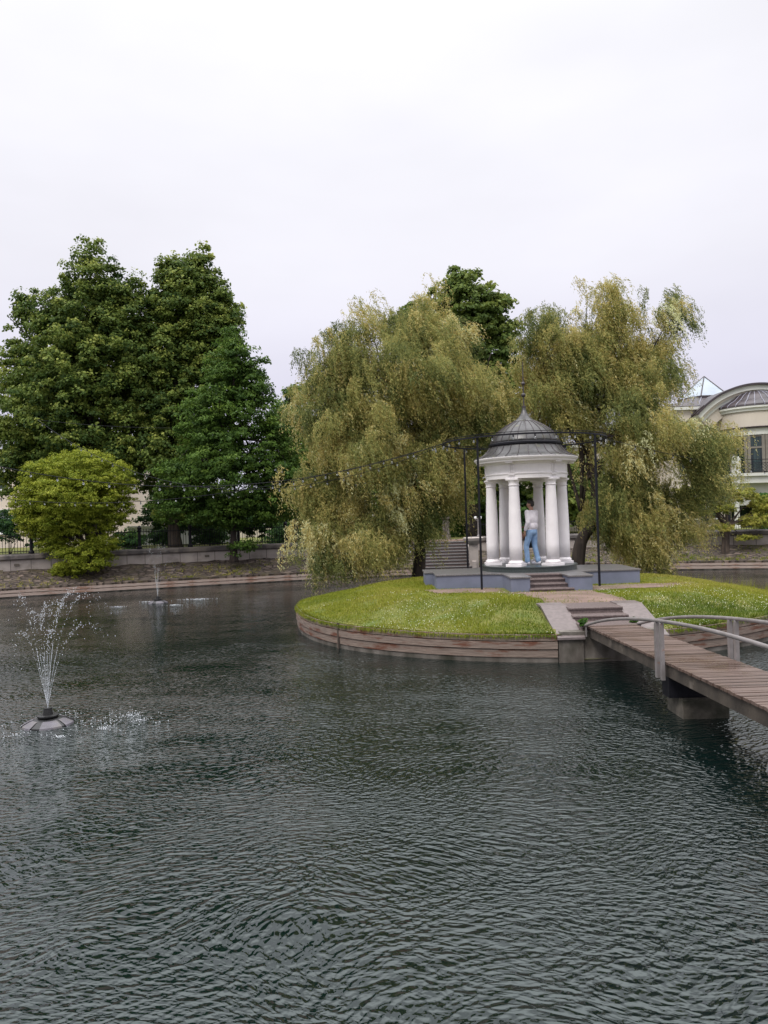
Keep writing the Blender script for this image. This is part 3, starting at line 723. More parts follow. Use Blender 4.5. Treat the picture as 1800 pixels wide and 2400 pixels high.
def ribs(prof, n, name, w=.011, h=.018):
    q = MB()
    for k in range(n):
        a = 2 * math.pi * (k + .5) / n
        q.tube([(cx + (r + .004) * math.cos(a), cy + (r + .004) * math.sin(a), z + .004) for r, z in prof], w, 5)
    return q
rf = MB().lathe(skirt, GC, 96, True, False).build('lower_roof', M['roofmetal'], gz, smooth=True)
ribs(skirt[1:], 28, '').build('roof_seams', M['darkroof'], rf)
MB().lathe([(.95, ZR + .34), (1.035, ZR + .35), (1.045, ZR + .37), (1.045, ZR + .415), (1.02, ZR + .43), (.97, ZR + .45)], GC, 96, False, False).build('roof_band', M['black'], gz)
dm = MB().lathe(dome, GC, 96, True, False).build('upper_dome', M['roofmetal'], gz, smooth=True)
ribs(dome, 24, '').build('dome_seams', M['darkroof'], dm)
MB().lathe(cap, GC, 12, True, True).build('dome_cap', M['roofmetal'], gz)
fn = MB(); zt = ZR + 1.46
fn.lathe([(.06, zt), (.06, zt + .05), (.02, zt + .055), (.018, zt + .7), (.010, zt + 1.3), (.0, zt + 1.35)], GC, 10)
fnl = fn.build('finial_rod', M['darkroof'], gz)
for zz, r in ((zt + .36, .065), (zt + .69, .056)):
    MB().ball((cx, cy, zz), r, 16, 10).build('finial_ball', M['darkroof'], fnl, smooth=True)

# ring frame around gazebo
fr = empty('ring_frame', (cx, cy, .95), 'black steel ring on four slim poles standing round the gazebo, hung with bulbs', 'frame')
RZ = 5.03; RR = 2.30; cx -= .05
circ = [(cx + RR * math.cos(2 * math.pi * k / 72), cy + RR * math.sin(2 * math.pi * k / 72)) for k in range(72)]
q = MB(); 
q2 = sweep(circ, [((x - cx) / RR, (y - cy) / RR) for x, y in circ], [(-.02, RZ - .03), (.02, RZ - .03), (.02, RZ + .012), (-.02, RZ + .012), (-.02, RZ - .03)], closed=True); q2.uv = None
q2.build('ring', M['black'], fr)
q3 = MB()
for k in range(0, 72, 1):
    pass
ring2 = sweep(circ, [((x - cx) / RR, (y - cy) / RR) for x, y in circ], [(-.012, RZ + .045), (.012, RZ + .045), (.012, RZ + .06), (-.012, RZ + .06), (-.012, RZ + .045)], closed=True); ring2.uv = None
ring2.build('ring_cable', M['black'], fr)
for sx, sy in ((-1, -1), (1, -1), (-1, 1), (1, 1)):
    x, y = cx + .04 + sx * 1.56, cy + sy * 1.66
    MB().box(x - .026, x + .026, y - .026, y + .026, .8, RZ - .031).build('pole', M['black'], fr)
# bulbs
def bulb_mesh():
    b = MB().ball((0, 0, -.075), .038, 10, 7).v, 0
bulb_me = None
def make_bulb(loc, parent, r=.036):
    global bulb_me
    if bulb_me is None:
        a = MB().ball((0, 0, -.085), .030, 10, 7); o1 = a.build('bulb', M['bulb'], None, True); me1 = o1.data; bpy.data.objects.remove(o1)
        b = MB().lathe([(.016, -.055), (.018, .0), (.008, .01)], (0, 0), 8); o2 = b.build('socket', M['black'], None); me2 = o2.data; bpy.data.objects.remove(o2)
        bulb_me = (me1, me2)
    o = bpy.data.objects.new('bulb', bulb_me[0]); o.location = loc; col.objects.link(o)
    s = bpy.data.objects.new('socket', bulb_me[1]); col.objects.link(s); s.parent = o
    o.parent = parent
    return o
def par_inv(o, parent):
    o.matrix_parent_inverse = wmat(parent).inverted()
for k in range(26):
    a = 2 * math.pi * (k + .3) / 26
    o = make_bulb((cx + RR * math.cos(a), cy + RR * math.sin(a), RZ - .03), fr); par_inv(o, fr)

def light_string(p0, p1, sag, nb_, label, skip=(), thick=.009, tmax=1.0):
    p0, p1 = Vector(p0), Vector(p1); root = empty('string_lights', tuple(p0), label, 'string lights', 'light strings over the pond')
    f = lambda t: p0.lerp(p1, t) + Vector((0, 0, -sag * 4 * t * (1 - t)))
    MB().tube([f(t) for t in np.linspace(0, 1, 50)], thick, 5).build('cable', M['black'], root)
    for k in range(nb_):
        t = (k + .5) / nb_ * tmax
        o = make_bulb(f(t), root); par_inv(o, root)
    return root
ringL = Vector((cx - RR * .98, cy - .3, RZ)); ringR = Vector((cx + RR * .98, cy - .2, RZ))
EA = Vector((-13.5, 18.5, 5.9)); EB = Vector((-21, 33, 5.3)); EC = Vector(at(88, 984, 33.5)); EE = Vector((18.5, 32, 4.1))
def sag_for(p0, p1, px, py):
    # sag so that the string passes the image point (px,py)
    best = None
    for t in np.linspace(.02, .98, 200):
        q = p0.lerp(p1, t) - CAM; x = 900 + F_PX * q.dot(cR) / q.dot(fwd)
        if best is None or abs(x - px) < best[0]: best = (abs(x - px), t)
    t = best[1]; q = p0.lerp(p1, t); target = at(px, py, q.y).z
    return (q.z - target) / (4 * t * (1 - t))
light_string(ringL, EA, sag_for(ringL, EA, 563, 1136), 25, 'string of clear bulbs nearest the camera, sagging from the black ring to the left edge')
light_string(ringL + Vector((.02, .25, 0)), EB, sag_for(ringL, EB, 430, 1166), 32, 'lowest string of small clear bulbs, sagging across the round bright willow')
light_string(ringL + Vector((.05, .5, 0)), EC, sag_for(ringL, EC, 460, 1141), 30, 'string of bulbs climbing steeply into the tall dark trees at the left')
light_string(ringR, EE, sag_for(ringR, EE, 1613, 1074), 15, 'string of bulbs running from the black ring through the right willow towards the mansion')
wp = light_string(EC, at(420, 1003, 37), .1, 1, 'thin black cable strung between the tall trees at the left')

# supporting pole for strings, left of the frame, stands on left bank
# ------------------------------------------------------------ bridge
br = empty('footbridge', (4.45, 2.4, .7), 'narrow wooden footbridge with arched grey pipe rails leading to the island', 'bridge')
BX0, BX1 = 3.96, 4.94
def bz(y): return .70 + .0225 * (15.3 - y) - .0012 * max(0, 9 - y) ** 2 * 1.6
y = 2.4; dk = MB()
while y < 15.3:
    za, zb = bz(y), bz(y + .095)
    j = random.uniform(-.004, .004); jx = random.uniform(-.008, .008)
    dk.add([(BX0 + jx, y + .005, za - .035), (BX1 + jx, y + .005, za - .035), (BX1 + jx, y + .086, zb - .035), (BX0 + jx, y + .086, zb - .035),
            (BX0 + jx, y + .005, za + j), (BX1 + jx, y + .005, za + j), (BX1 + jx, y + .086, zb + j), (BX0 + jx, y + .086, zb + j)],
           [(0, 3, 2, 1), (4, 5, 6, 7), (0, 1, 5, 4), (1, 2, 6, 5), (2, 3, 7, 6), (3, 0, 4, 7)])
    y += .095
dk.build('deck', M['deck'], br)
ys = np.linspace(2.4, 15.25, 40)
for x0, x1 in ((BX0 + .03, BX0 + .13), (BX1 - .13, BX1 - .03)):
    b = MB(); 
    for y in ys: b.v += [(x0, y, bz(y) - .04), (x1, y, bz(y) - .04), (x1, y, bz(y) - .22), (x0, y, bz(y) - .22)]
    for i in range(len(ys) - 1):
        for k in range(4): b.f.append((i * 4 + k, i * 4 + (k + 1) % 4, i * 4 + 4 + (k + 1) % 4, i * 4 + 4 + k))
    b.f += [(0, 1, 2, 3), (len(b.v) - 4, len(b.v) - 3, len(b.v) - 2, len(b.v) - 1)]
    b.build('beam', M['beam'], br)
rp_ = [(15.32, .70), (15.1, .78), (14.2, .955), (13.3, 1.11), (12.4, 1.24), (11.07, 1.385), (9.5, 1.50), (7.8, 1.545), (6, 1.50), (4.5, 1.36), (3.2, 1.12), (2.5, .85)]
def rz(y):
    ys_ = [p[0] for p in rp_][::-1]; zs_ = [p[1] for p in rp_][::-1]; return float(np.interp(y, ys_, zs_))
# smooth
yy = np.linspace(15.32, 2.5, 70); zz = np.array([rz(v) for v in yy])
for _ in range(30): zz[1:-1] = (zz[:-2] + zz[2:] + 2 * zz[1:-1]) / 4
for x in (BX0 - .045, BX1 + .045):
    MB().tube([(x, a, b) for a, b in zip(yy, zz)], .027, 12).build('handrail', M['railgrey'], br, smooth=True)
    for yp in (11.22, 11.02, 7.0, 6.8, 15.2):
        zt_ = float(np.interp(yp, yy[::-1], zz[::-1])); w_ = .035
        if yp > 15: 
            MB().box(x - .006 , x + .012, yp - .03, yp + .03, bz(yp) - .2, zt_).build('rail_foot', M['railgrey'], br); continue
        q = MB().prism_x([(yp - .038, bz(yp) - .26), (yp + .038, bz(yp) - .26), (yp + .038, zt_ - .08), (yp + .012, zt_ - .01), (yp - .038, zt_ - .03)], x - .012, x + .012)
        # flat bar faces the water: rotate by widening in x
        q.v = [(x + (a - x) * 2.2, b, c) for a, b, c in q.v]
        q.build('rail_post', M['railgrey'], br, bevel=.003)
M['pier'] = mat('shaded_pier', (0.12, 0.105, 0.085), (0.05, 0.045, 0.035), 4, 0.9, 0.012, 12, c3=(0.025, 0.025, 0.015), c3scale=3, c3lo=.45, c3hi=.65)  # shade of the deck above is put into this darker pier colour
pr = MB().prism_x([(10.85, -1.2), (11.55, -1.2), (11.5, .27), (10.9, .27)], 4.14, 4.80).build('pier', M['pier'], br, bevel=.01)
MB().box(4.0, 4.9, 11.02, 11.3, .275, bz(11.1) - .223).build('pier_crosshead', M['black'], br)
pr2 = MB().prism_x([(6.6, -1.2), (7.2, -1.2), (7.15, .36), (6.65, .36)], 4.12, 4.86).build('pier', M['oldconcrete'], br, bevel=.01)
MB().box(4.0, 4.9, 6.8, 7.05, .365, bz(7) - .223).build('pier_crosshead', M['black'], br)

# ------------------------------------------------------------ trees
def trunk_mesh(paths, name, material, parent, seg=9):
    q = MB()
    for pts, r0, r1 in paths:
        P = [Vector(p) for p in pts]; 
        # smooth subdivide
        Q = []
        k = len(P)
        for i in range(k - 1):
            p0 = P[max(0, i - 1)]; p1 = P[i]; p2 = P[i + 1]; p3 = P[min(k - 1, i + 2)]
            for t in np.linspace(0, 1, 5, endpoint=False):
                Q.append(.5 * ((2 * p1) + (-p0 + p2) * t + (2 * p0 - 5 * p1 + 4 * p2 - p3) * t ** 2 + (-p0 + 3 * p1 - 3 * p2 + p3) * t ** 3))
        Q.append(P[-1]); n = len(Q)
        rad = [r0 + (r1 - r0) * (i / (n - 1)) ** .8 for i in range(n)]
        q.tube(Q, rad, seg)
    return q.build(name, material, parent, smooth=True)

def lobes3d(L, Y, kd=.9):
    out = []
    for l_ in L:
        px, py, rx, ry = l_[:4]; dy = l_[4] if len(l_) > 4 else 0.0
        yy = Y + dy; c = at(px, py, yy); s = yy / F_PX
        out.append((c.x, c.y, c.z, rx * s, rx * s * kd, ry * s))
    return np.array(out)

def crown(name, lobes, n, clump, lsize, material, parent, leaves_per=60, up=.35, aspect=1.5, droop=0.0, seed=1, shell=.45, flat=.75, tiplight=.5):
    r = np.random.default_rng(seed); nc = max(1, n // leaves_per)
    wgt = (lobes[:, 3] * lobes[:, 4] * lobes[:, 5]) ** (2 / 3); wgt /= wgt.sum()
    li = r.choice(len(lobes), nc, p=wgt); L_ = lobes[li]
    d = unit(r.normal(size=(nc, 3))); rad = r.uniform(0, 1, nc) ** shell
    rad = rad * (1 + .12 * r.normal(size=nc) * (r.uniform(size=nc) > .5))
    cc = L_[:, :3] + d * rad[:, None] * L_[:, 3:6]
    csz = clump * r.uniform(.55, 1.45, nc); cv = r.normal(0, .13, nc)
    # leaves
    k = nc * leaves_per; ci = np.repeat(np.arange(nc), leaves_per)
    dd = unit(r.normal(size=(k, 3))); dd[:, 2] = np.where(dd[:, 2] < -.3, -dd[:, 2] * .6, dd[:, 2])
    rr = r.uniform(.35, 1, k) ** .6
    p = cc[ci] + dd * (rr * csz[ci])[:, None] * np.array([1, 1, flat])
    outw = d[ci]
    nrm = unit(dd * .6 + outw * .35 + np.array([0, 0, up]) + r.normal(size=(k, 3)) * .55)
    t = r.normal(size=(k, 3)); t[:, 2] -= droop; t = unit(t - nrm * (t * nrm).sum(1, keepdims=True)); b = np.cross(nrm, t)
    s = lsize * r.uniform(.6, 1.3, k)
    a = t * (s * aspect * .5)[:, None]; w_ = b * (s * .5)[:, None]
    V = np.stack([p - a, p + w_ * .9 - a * .1, p + a, p - w_ * .9 - a * .1], 1).reshape(-1, 3)
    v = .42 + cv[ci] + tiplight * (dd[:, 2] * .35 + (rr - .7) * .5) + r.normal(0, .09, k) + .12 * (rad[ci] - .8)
    return np_mesh(name, V, 4, material, parent, v)

def willow_crown(name, lobes, nstr, material, parent, seed=1, leaf=(.085, .017), slen=(.5, 1.7), wind=(.45, -.05), per=30, shell=.4, spread=.032, vb=.0, zmin=.1, zfac=None):
    r = np.random.default_rng(seed)
    wgt = (lobes[:, 3] * lobes[:, 4] * lobes[:, 5]) ** (2 / 3); wgt /= wgt.sum()
    # strands gathered into tufts
    nt_ = max(1, nstr // 9); ti = r.choice(len(lobes), nt_, p=wgt); L_ = lobes[ti]
    d = unit(r.normal(size=(nt_, 3))); d[:, 2] = np.where(r.uniform(size=nt_) < .35, np.abs(d[:, 2]), d[:, 2]); rad = r.uniform(0, 1, nt_) ** shell
    ncl = max(8, nt_ // 11); clc = (L_[:, :3] + d * rad[:, None] * L_[:, 3:6])[:ncl]; ci_ = r.integers(0, ncl, nt_)
    tc_ = clc[ci_] + r.normal(size=(nt_, 3)) * np.array([.33, .33, .26]); d = d[:ncl][ci_]
    clv = r.normal(0, .19, ncl)
    tv = clv[ci_] + r.normal(0, .08, nt_); ttan = r.uniform(size=nt_) < .16; twind = r.uniform(-.35, 1.2, nt_); tl = r.uniform(*slen, nt_)
    si = np.repeat(np.arange(nt_), 9); ns = len(si)
    out = unit(d[si] * np.array([1, 1, .2]) + r.normal(size=(ns, 3)) * .55)
    p0 = tc_[si] + r.normal(size=(ns, 3)) * np.array([.13, .13, .10])
    Ls = tl[si] * r.uniform(.6, 1.2, ns)
    T = (np.arange(per) + .5) / per
    K = ns * per; sidx = np.repeat(np.arange(ns), per); tt = np.tile(T, ns) + r.normal(0, .012, K)
    Lk = Ls[sidx]; o = out[sidx]; wd = np.stack([twind[si][sidx] * wind[0], np.full(K, wind[1]), np.zeros(K)], 1)
    # curve: goes out then falls, wind bends the end
    hor = .42 * Lk * (1 - np.exp(-2.2 * tt)) ; fall = Lk * (.12 * tt + .88 * tt ** 1.6) - .10 * Lk * np.sin(np.minimum(tt * 3, np.pi))
    p = p0[sidx] + o * np.array([1, 1, 0]) * hor[:, None] + wd * (Lk * tt ** 1.5)[:, None]; p[:, 2] -= fall
    p += r.normal(size=(K, 3)) * spread
    tang = o * np.array([1, 1, 0]) * (.42 * 2.2 * np.exp(-2.2 * tt))[:, None] + wd * 1.3 * (tt ** .5)[:, None]; tang[:, 2] -= .12 + 1.4 * tt ** .6
    ld = unit(unit(tang) + r.normal(size=(K, 3)) * .55 + np.array([.25, 0, 0]))
    keep = p[:, 2] > zmin + r.uniform(0, .25, K)
    nrm = unit(np.cross(ld, r.normal(size=(K, 3)))); b = np.cross(ld, nrm)
    s = leaf[0] * r.uniform(.6, 1.35, K); w_ = leaf[1] * r.uniform(.7, 1.3, K)
    a = ld * (s * .5)[:, None]; bb_ = b * (w_ * .5)[:, None]
    V = np.stack([p - a, p + bb_, p + a, p - bb_], 1)[keep].reshape(-1, 3)
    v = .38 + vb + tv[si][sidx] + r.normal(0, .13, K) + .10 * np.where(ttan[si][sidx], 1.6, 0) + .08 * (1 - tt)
    if zfac: v = v + zfac * np.clip((p[:, 2] - 3) / 6, -1, 1)
    return np_mesh(name, V, 4, material, parent, v[keep])

def branches_to(base, lobes, r0, n, seed=0, trunk_top=None):
    r = np.random.default_rng(seed); paths = []
    base = Vector(base); top = Vector(trunk_top)
    for k in range(n):
        L_ = lobes[k % len(lobes)]
        tgt = Vector(L_[:3]) + Vector(tuple(r.normal(size=3) * .35 * L_[3:6]))
        f = r.uniform(.25, .8); s = base.lerp(top, f)
        mid = s.lerp(tgt, .5) + Vector((r.normal() * .2, r.normal() * .2, .25 * (tgt - s).length * .5))
        paths.append(([s, mid, tgt], r0 * (1 - f * .6) * .5, .012))
    return paths

# --- linden (leftmost)
Y1 = 44
L1 = lobes3d([(212, 610, 38, 58), (215, 690, 82, 80), (200, 780, 125, 95), (215, 880, 165, 110), (110, 745, 75, 60, .5), (50, 725, 28, 30), (320, 790, 80, 90, .5), (100, 880, 110, 90, 1), (190, 990, 190, 120), (60, 1010, 100, 100), (350, 930, 95, 130, 1), (330, 1070, 110, 80), (150, 1080, 160, 80, 1), (40, 1120, 60, 70), (290, 690, 50, 60), (320, 790, 40, 60), (345, 860, 90, 90, .5), (200, 900, 190, 190, 2)], Y1)
t1 = empty('linden_tree', tuple(at(215, 1290, Y1)), 'tallest dark linden with yellowish leaf tips at the far left', 'tree', 'tall trees behind the left fence'); tb = at(215, 1290, Y1); tb.z = 1.5
trunk_mesh([([tb, tb + Vector((.1, 0, 4)), at(212, 600, Y1)], .42, .04)] + branches_to(tb, L1, .42, 16, 1, at(212, 700, Y1)), 'trunk', M['bark'], t1)
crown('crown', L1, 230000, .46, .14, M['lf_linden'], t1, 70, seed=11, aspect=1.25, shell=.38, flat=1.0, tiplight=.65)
# --- second linden
L2 = lobes3d([(463, 618, 32, 42), (440, 660, 60, 50), (400, 640, 32, 40), (455, 730, 95, 75), (540, 745, 38, 40), (430, 820, 100, 90), (500, 860, 80, 110), (410, 960, 110, 120), (420, 1090, 100, 110), (460, 1190, 110, 50), (385, 700, 40, 45), (375, 760, 40, 60), (510, 800, 60, 60), (500, 690, 40, 50)], Y1 + 1)
tb = at(412, 1290, Y1); tb.z = 1.5
t2 = empty('linden_tree', tuple(tb), 'twin-topped dark linden standing second from the left', 'tree', 'tall trees behind the left fence')
trunk_mesh([([tb, tb + Vector((0, 0, 4)), at(455, 620, Y1 + 1)], .45, .04)] + branches_to(tb, L2, .4, 12, 2, at(450, 700, Y1 + 1)), 'trunk', M['bark'], t2)
crown('crown', L2, 130000, .44, .14, M['lf_linden'], t2, 70, seed=12, aspect=1.25, flat=1.0, tiplight=.65)
# --- alder in front of the wall
Y3 = 37.6
L3 = lobes3d([(545, 805, 30, 45), (545, 860, 65, 60), (540, 940, 105, 80), (600, 930, 50, 60), (545, 1030, 140, 85), (545, 1110, 165, 75), (430, 1120, 70, 50), (640, 1130, 75, 60), (460, 1190, 90, 45), (600, 1190, 90, 45), (540, 1210, 60, 35), (650, 1000, 45, 60), (480, 1000, 70, 70), (600, 880, 40, 50), (685, 1080, 40, 70), (400, 1180, 50, 50), (680, 1180, 50, 40)], Y3)
tb = at(548, 1318, Y3); t3 = empty('alder_tree', tuple(tb), 'bushy deep green alder growing from the stone bank before the wall', 'tree')
trunk_mesh([([tb, tb + Vector((.02, 0, 1.3)), at(545, 1000, Y3), at(545, 810, Y3)], .26, .02)] + branches_to(tb, L3, .3, 16, 3, at(545, 850, Y3)) + [([at(548, 1230, Y3), at(590, 1190, Y3), at(640, 1150, Y3)], .08, .02)], 'trunk', M['bark'], t3)
L3b = np.vstack([L3, lobes3d([(570, 1282, 32, 14, -.3), (548, 1295, 12, 20, -.2)], Y3)])
crown('crown', L3b, 90000, .36, .095, M['lf_alder'], t3, 50, seed=13, up=.3, aspect=1.5)
# --- dark trees between alder and willow
L4 = lobes3d([(690, 960, 45, 65), (660, 1010, 55, 70), (710, 1080, 60, 90), (680, 1170, 70, 60)], 43)
tb = at(690, 1280, 43); tb.z = 1.5; t4 = empty('dark_tree', tuple(tb), 'dark low tree squeezed between the alder and the big left willow', 'tree')
trunk_mesh([([tb, at(690, 1150, 43), at(690, 950, 43)], .25, .02)] + branches_to(tb, L4, .2, 6, 4, at(690, 1000, 43)), 'trunk', M['bark'], t4)
crown('crown', L4, 26000, .42, .12, M['lf_alder'], t4, 50, seed=14)
# --- maple behind the left willow
L5 = lobes3d([(1085, 668, 42, 42), (1050, 700, 50, 50), (1165, 750, 50, 50), (1200, 880, 45, 50), (1140, 720, 55, 55), (1100, 740, 80, 80), (1180, 790, 45, 50), (1195, 840, 35, 40), (1120, 830, 90, 90), (960, 740, 30, 30), (1130, 950, 110, 100), (1100, 1080, 120, 100)], 47)
tb = at(1110, 1290, 47); tb.z = 1.5; t5 = empty('maple_tree', tuple(tb), 'mid green broad-leaved tree rising above and behind the left willow', 'tree')
trunk_mesh([([tb, at(1110, 1000, 47), at(1100, 700, 47)], .35, .03)] + branches_to(tb, L5, .3, 12, 5, at(1100, 760, 47)), 'trunk', M['bark'], t5)
crown('crown', L5, 44000, .5, .20, M['lf_maple'], t5, 50, seed=15, aspect=1.1)
# --- left willow on island
YW = 27.0
LW1 = lobes3d([(1015, 735, 36, 48, .5), (960, 780, 60, 50, .5), (1000, 810, 90, 75), (850, 765, 48, 50), (790, 830, 50, 50), (900, 850, 100, 80), (1050, 865, 70, 60, .6), (800, 920, 95, 80), (980, 900, 140, 80, -.5), (1150, 920, 80, 70, .8), (775, 1010, 60, 80), (860, 1020, 110, 80, -.8), (1060, 980, 100, 90, .6), (1180, 960, 60, 70, 1), (780, 1120, 80, 80), (900, 1110, 90, 70, -1.2), (1000, 1080, 80, 80, -.6), (790, 1210, 60, 60), (860, 1220, 85, 60, -.8), (960, 1190, 70, 60, -.6), (1050, 1100, 55, 70, .3), (775, 1275, 40, 40), (820, 1290, 60, 40), (1035, 1170, 35, 35, .4), (770, 1170, 45, 70), (760, 1060, 40, 60), (870, 1290, 80, 40, -.3), (800, 1310, 42, 36, -.9), (780, 1260, 70, 50, -.5), (900, 990, 160, 120, 1), (1100, 1010, 80, 60, .4)], YW, 1.0)
LW1[:, 2] += .02; LW1[:, 0] -= .06; LW1[:, 3:6] *= 1.05
tb = at(980, 1351, YW); w1 = empty('willow_tree', tuple(tb), 'big olive-green willow on the island left of the gazebo, trailing over the water', 'tree', 'curly willows on the island')
trunk_mesh([([tb + Vector((0, 0, -.15)), at(984, 1290, YW), at(978, 1240, YW), at(960, 1120, YW), at(1000, 950, YW), at(1010, 760, YW)], .27, .02),
            ([at(978, 1230, YW), at(900, 1080, YW - .3), at(850, 930, YW), at(800, 800, YW)], .15, .015),
            ([at(980, 1240, YW), at(1060, 1080, YW), at(1120, 930, YW + .5), at(1150, 830, YW)], .13, .015),
            ([at(978, 1200, YW), at(870, 1120, YW - .8), at(770, 1050, YW - .3)], .09, .012)] + branches_to(tb, LW1, .2, 18, 6, at(1000, 850, YW)), 'trunk', M['bark'], w1)
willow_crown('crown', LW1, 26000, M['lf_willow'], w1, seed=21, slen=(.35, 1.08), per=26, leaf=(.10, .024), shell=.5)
# --- right willow on island
YX = 26.8
LW2 = lobes3d([(1390, 710, 50, 45), (1310, 740, 50, 50), (1270, 820, 40, 60), (1460, 750, 70, 55), (1560, 745, 45, 45), (1572, 815, 36, 42), (1360, 810, 90, 70), (1500, 840, 90, 80), (1300, 900, 75, 70), (1420, 920, 100, 70), (1540, 960, 80, 60, -.6), (1500, 1000, 110, 70, -.8), (1655, 1025, 70, 42, -.5), (1340, 980, 70, 60), (1450, 1060, 90, 70), (1590, 1060, 90, 70, -.6), (1480, 1150, 80, 60, -.8), (1590, 1160, 80, 60, -.3), (1680, 1060, 45, 50), (1440, 1200, 60, 45, -.5), (1540, 1230, 75, 50, -.6), (1500, 1270, 50, 40, -.3), (1500, 1220, 80, 60, -.2), (1545, 1300, 40, 28, -.3), (1450, 1250, 50, 34), (1600, 1210, 50, 50), (1475, 1130, 80, 70, .4), (1400, 890, 110, 80, .6), (1390, 700, 50, 34), (1410, 740, 60, 40), (1310, 850, 60, 60), (1300, 960, 60, 60), (1290, 900, 50, 60, .5), (1650, 1110, 50, 50), (1520, 890, 60, 60)], YX, 1.0); LW2[:, 0] -= .2; LW2[:, 2] -= .1; LW2[:, 3:6] *= 1.05
tb = at(1352, 1335, YX); w2 = empty('willow_tree', tuple(tb), 'olive-green willow with a leaning forked dark trunk right of the gazebo', 'tree', 'curly willows on the island')
trunk_mesh([([tb + Vector((0, 0, -.15)), at(1362, 1270, YX), at(1390, 1220, YX), at(1392, 1120, YX), at(1370, 1000, YX), at(1385, 850, YX), at(1385, 770, YX)], .27, .02),
            ([at(1385, 1225, YX), at(1420, 1200, YX - .2), at(1500, 1120, YX - .4), at(1600, 1000, YX), at(1650, 950, YX)], .10, .015),
            ([at(1392, 1120, YX), at(1430, 1050, YX), at(1490, 900, YX), at(1560, 760, YX)], .12, .012),
            ([at(1380, 1060, YX), at(1330, 1000, YX), at(1300, 850, YX)], .09, .012),
            ([at(1390, 1140, YX), at(1420, 1120, YX), at(1440, 1110, YX)], .06, .02),
            ([at(1480, 1240, YX), at(1520, 1290, YX), at(1550, 1330, YX)], .03, .01)] + branches_to(tb, LW2, .18, 16, 7, at(1385, 850, YX)), 'trunk', M['bark'], w2)
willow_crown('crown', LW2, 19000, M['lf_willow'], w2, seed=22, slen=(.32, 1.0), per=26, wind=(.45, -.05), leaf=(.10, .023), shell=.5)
# --- round bright willow on left bank
YS = 35.6
LS1 = lobes3d([(190, 1098, 95, 42), (120, 1120, 70, 50), (240, 1120, 70, 45), (90, 1170, 50, 55), (180, 1160, 110, 55, -.6), (270, 1190, 45, 45), (80, 1225, 45, 35), (160, 1215, 70, 45, -.5), (230, 1215, 60, 40), (130, 1265, 45, 35), (240, 1270, 40, 30, -.3), (190, 1310, 75, 42, -.3), (160, 1340, 40, 22, -.2), (170, 1180, 100, 50, 1.0), (290, 1150, 30, 40), (60, 1190, 35, 45)], YS)
tb = at(212, 1350, YS); s1 = empty('round_willow', tuple(tb), 'rounded bright yellow-green pruned willow on the stone bank at the left', 'tree', 'small pruned willows on the bank')
trunk_mesh([([tb, at(210, 1290, YS), at(200, 1200, YS), at(190, 1110, YS)], .2, .04), ([at(210, 1290, YS), at(150, 1200, YS), at(110, 1150, YS)], .1, .03), ([at(210, 1280, YS), at(260, 1200, YS)], .1, .03), ([at(205, 1300, YS), at(180, 1230, YS), at(150, 1160, YS)], .08, .02)] + branches_to(tb, LS1, .2, 12, 8, at(195, 1150, YS)), 'trunk', M['bark'], s1)
crown('crown', LS1, 170000, .24, .045, M['lf_globe'], s1, 60, seed=31, up=.5, aspect=2.4, shell=.3, tiplight=.6)
# --- small golden willow right bank
YT = 37.6
LS2 = lobes3d([(1610, 1165, 34, 30), (1690, 1155, 32, 22), (1742, 1160, 34, 20), (1790, 1185, 36, 24), (1770, 1222, 42, 17), (1640, 1195, 34, 20), (1700, 1190, 30, 15), (1750, 1262, 34, 6), (1690, 1238, 30, 8)], YT)
tb = at(1699, 1300, YT); s2 = empty('pruned_willow', tuple(tb), 'small spreading yellow-green willow with a bare stubby trunk on the right bank', 'tree', 'small pruned willows on the bank')
trunk_mesh([([tb + Vector((0, 0, -.1)), at(1702, 1250, YT), at(1705, 1225, YT)], .19, .17), ([at(1705, 1235, YT), at(1670, 1190, YT), at(1640, 1170, YT)], .1, .02), ([at(1705, 1235, YT), at(1740, 1190, YT)], .1, .02), ([at(1705, 1230, YT), at(1760, 1210, YT), at(1800, 1200, YT)], .08, .02), ([at(1705, 1230, YT), at(1700, 1190, YT), at(1690, 1150, YT)], .08, .02)] + branches_to(tb, LS2, .15, 10, 9, at(1705, 1180, YT)), 'trunk', M['barklight'], s2)
crown('crown', LS2, 24000, .2, .05, M['lf_gold'], s2, 45, seed=32, up=.5, aspect=2.4, shell=.4)

# --- shrubs beyond the left fence
for i, (px, py, rx, ry, Yd, lab) in enumerate(((20, 1235, 60, 40, 42, 'dark leafy shrub behind the railing at the left edge'), (115, 1262, 50, 28, 42, 'dark shrub behind the railing under the round willow'),
        (300, 1268, 40, 20, 43, 'low green shrub behind the railing right of the round willow'), (382, 1262, 35, 20, 46, 'bright low shrub behind the railing under the second linden'), (490, 1262, 45, 22, 46, 'low green shrub behind the railing left of the alder trunk'),
        (660, 1260, 40, 22, 45, 'low green shrub behind the railing right of the iron post'), (1220, 1235, 60, 60, 46, 'tall green shrub behind the wall, framed by the gazebo columns'), (1560, 1230, 60, 30, 47, 'dark shrub behind the wall under the right willow'))):
    LL = lobes3d([(px, py, rx, ry), (px + rx * .4, py - ry * .3, rx * .5, ry * .7)], Yd); c = at(px, py, Yd)
    s = empty('garden_shrub', (c.x, c.y, 1.5), lab, 'shrub', 'shrubs behind the pond wall')
    trunk_mesh([([(c.x, c.y, 1.45), (c.x + .05, c.y, 2.0), tuple(c)], .05, .01), ([(c.x, c.y, 1.45), (c.x + .4, c.y, 2.2)], .03, .01)], 'stem', M['bark'], s)
    crown('foliage', LL, 5200, .25, .09, M['lf_shrub'], s, 40, seed=40 + i)
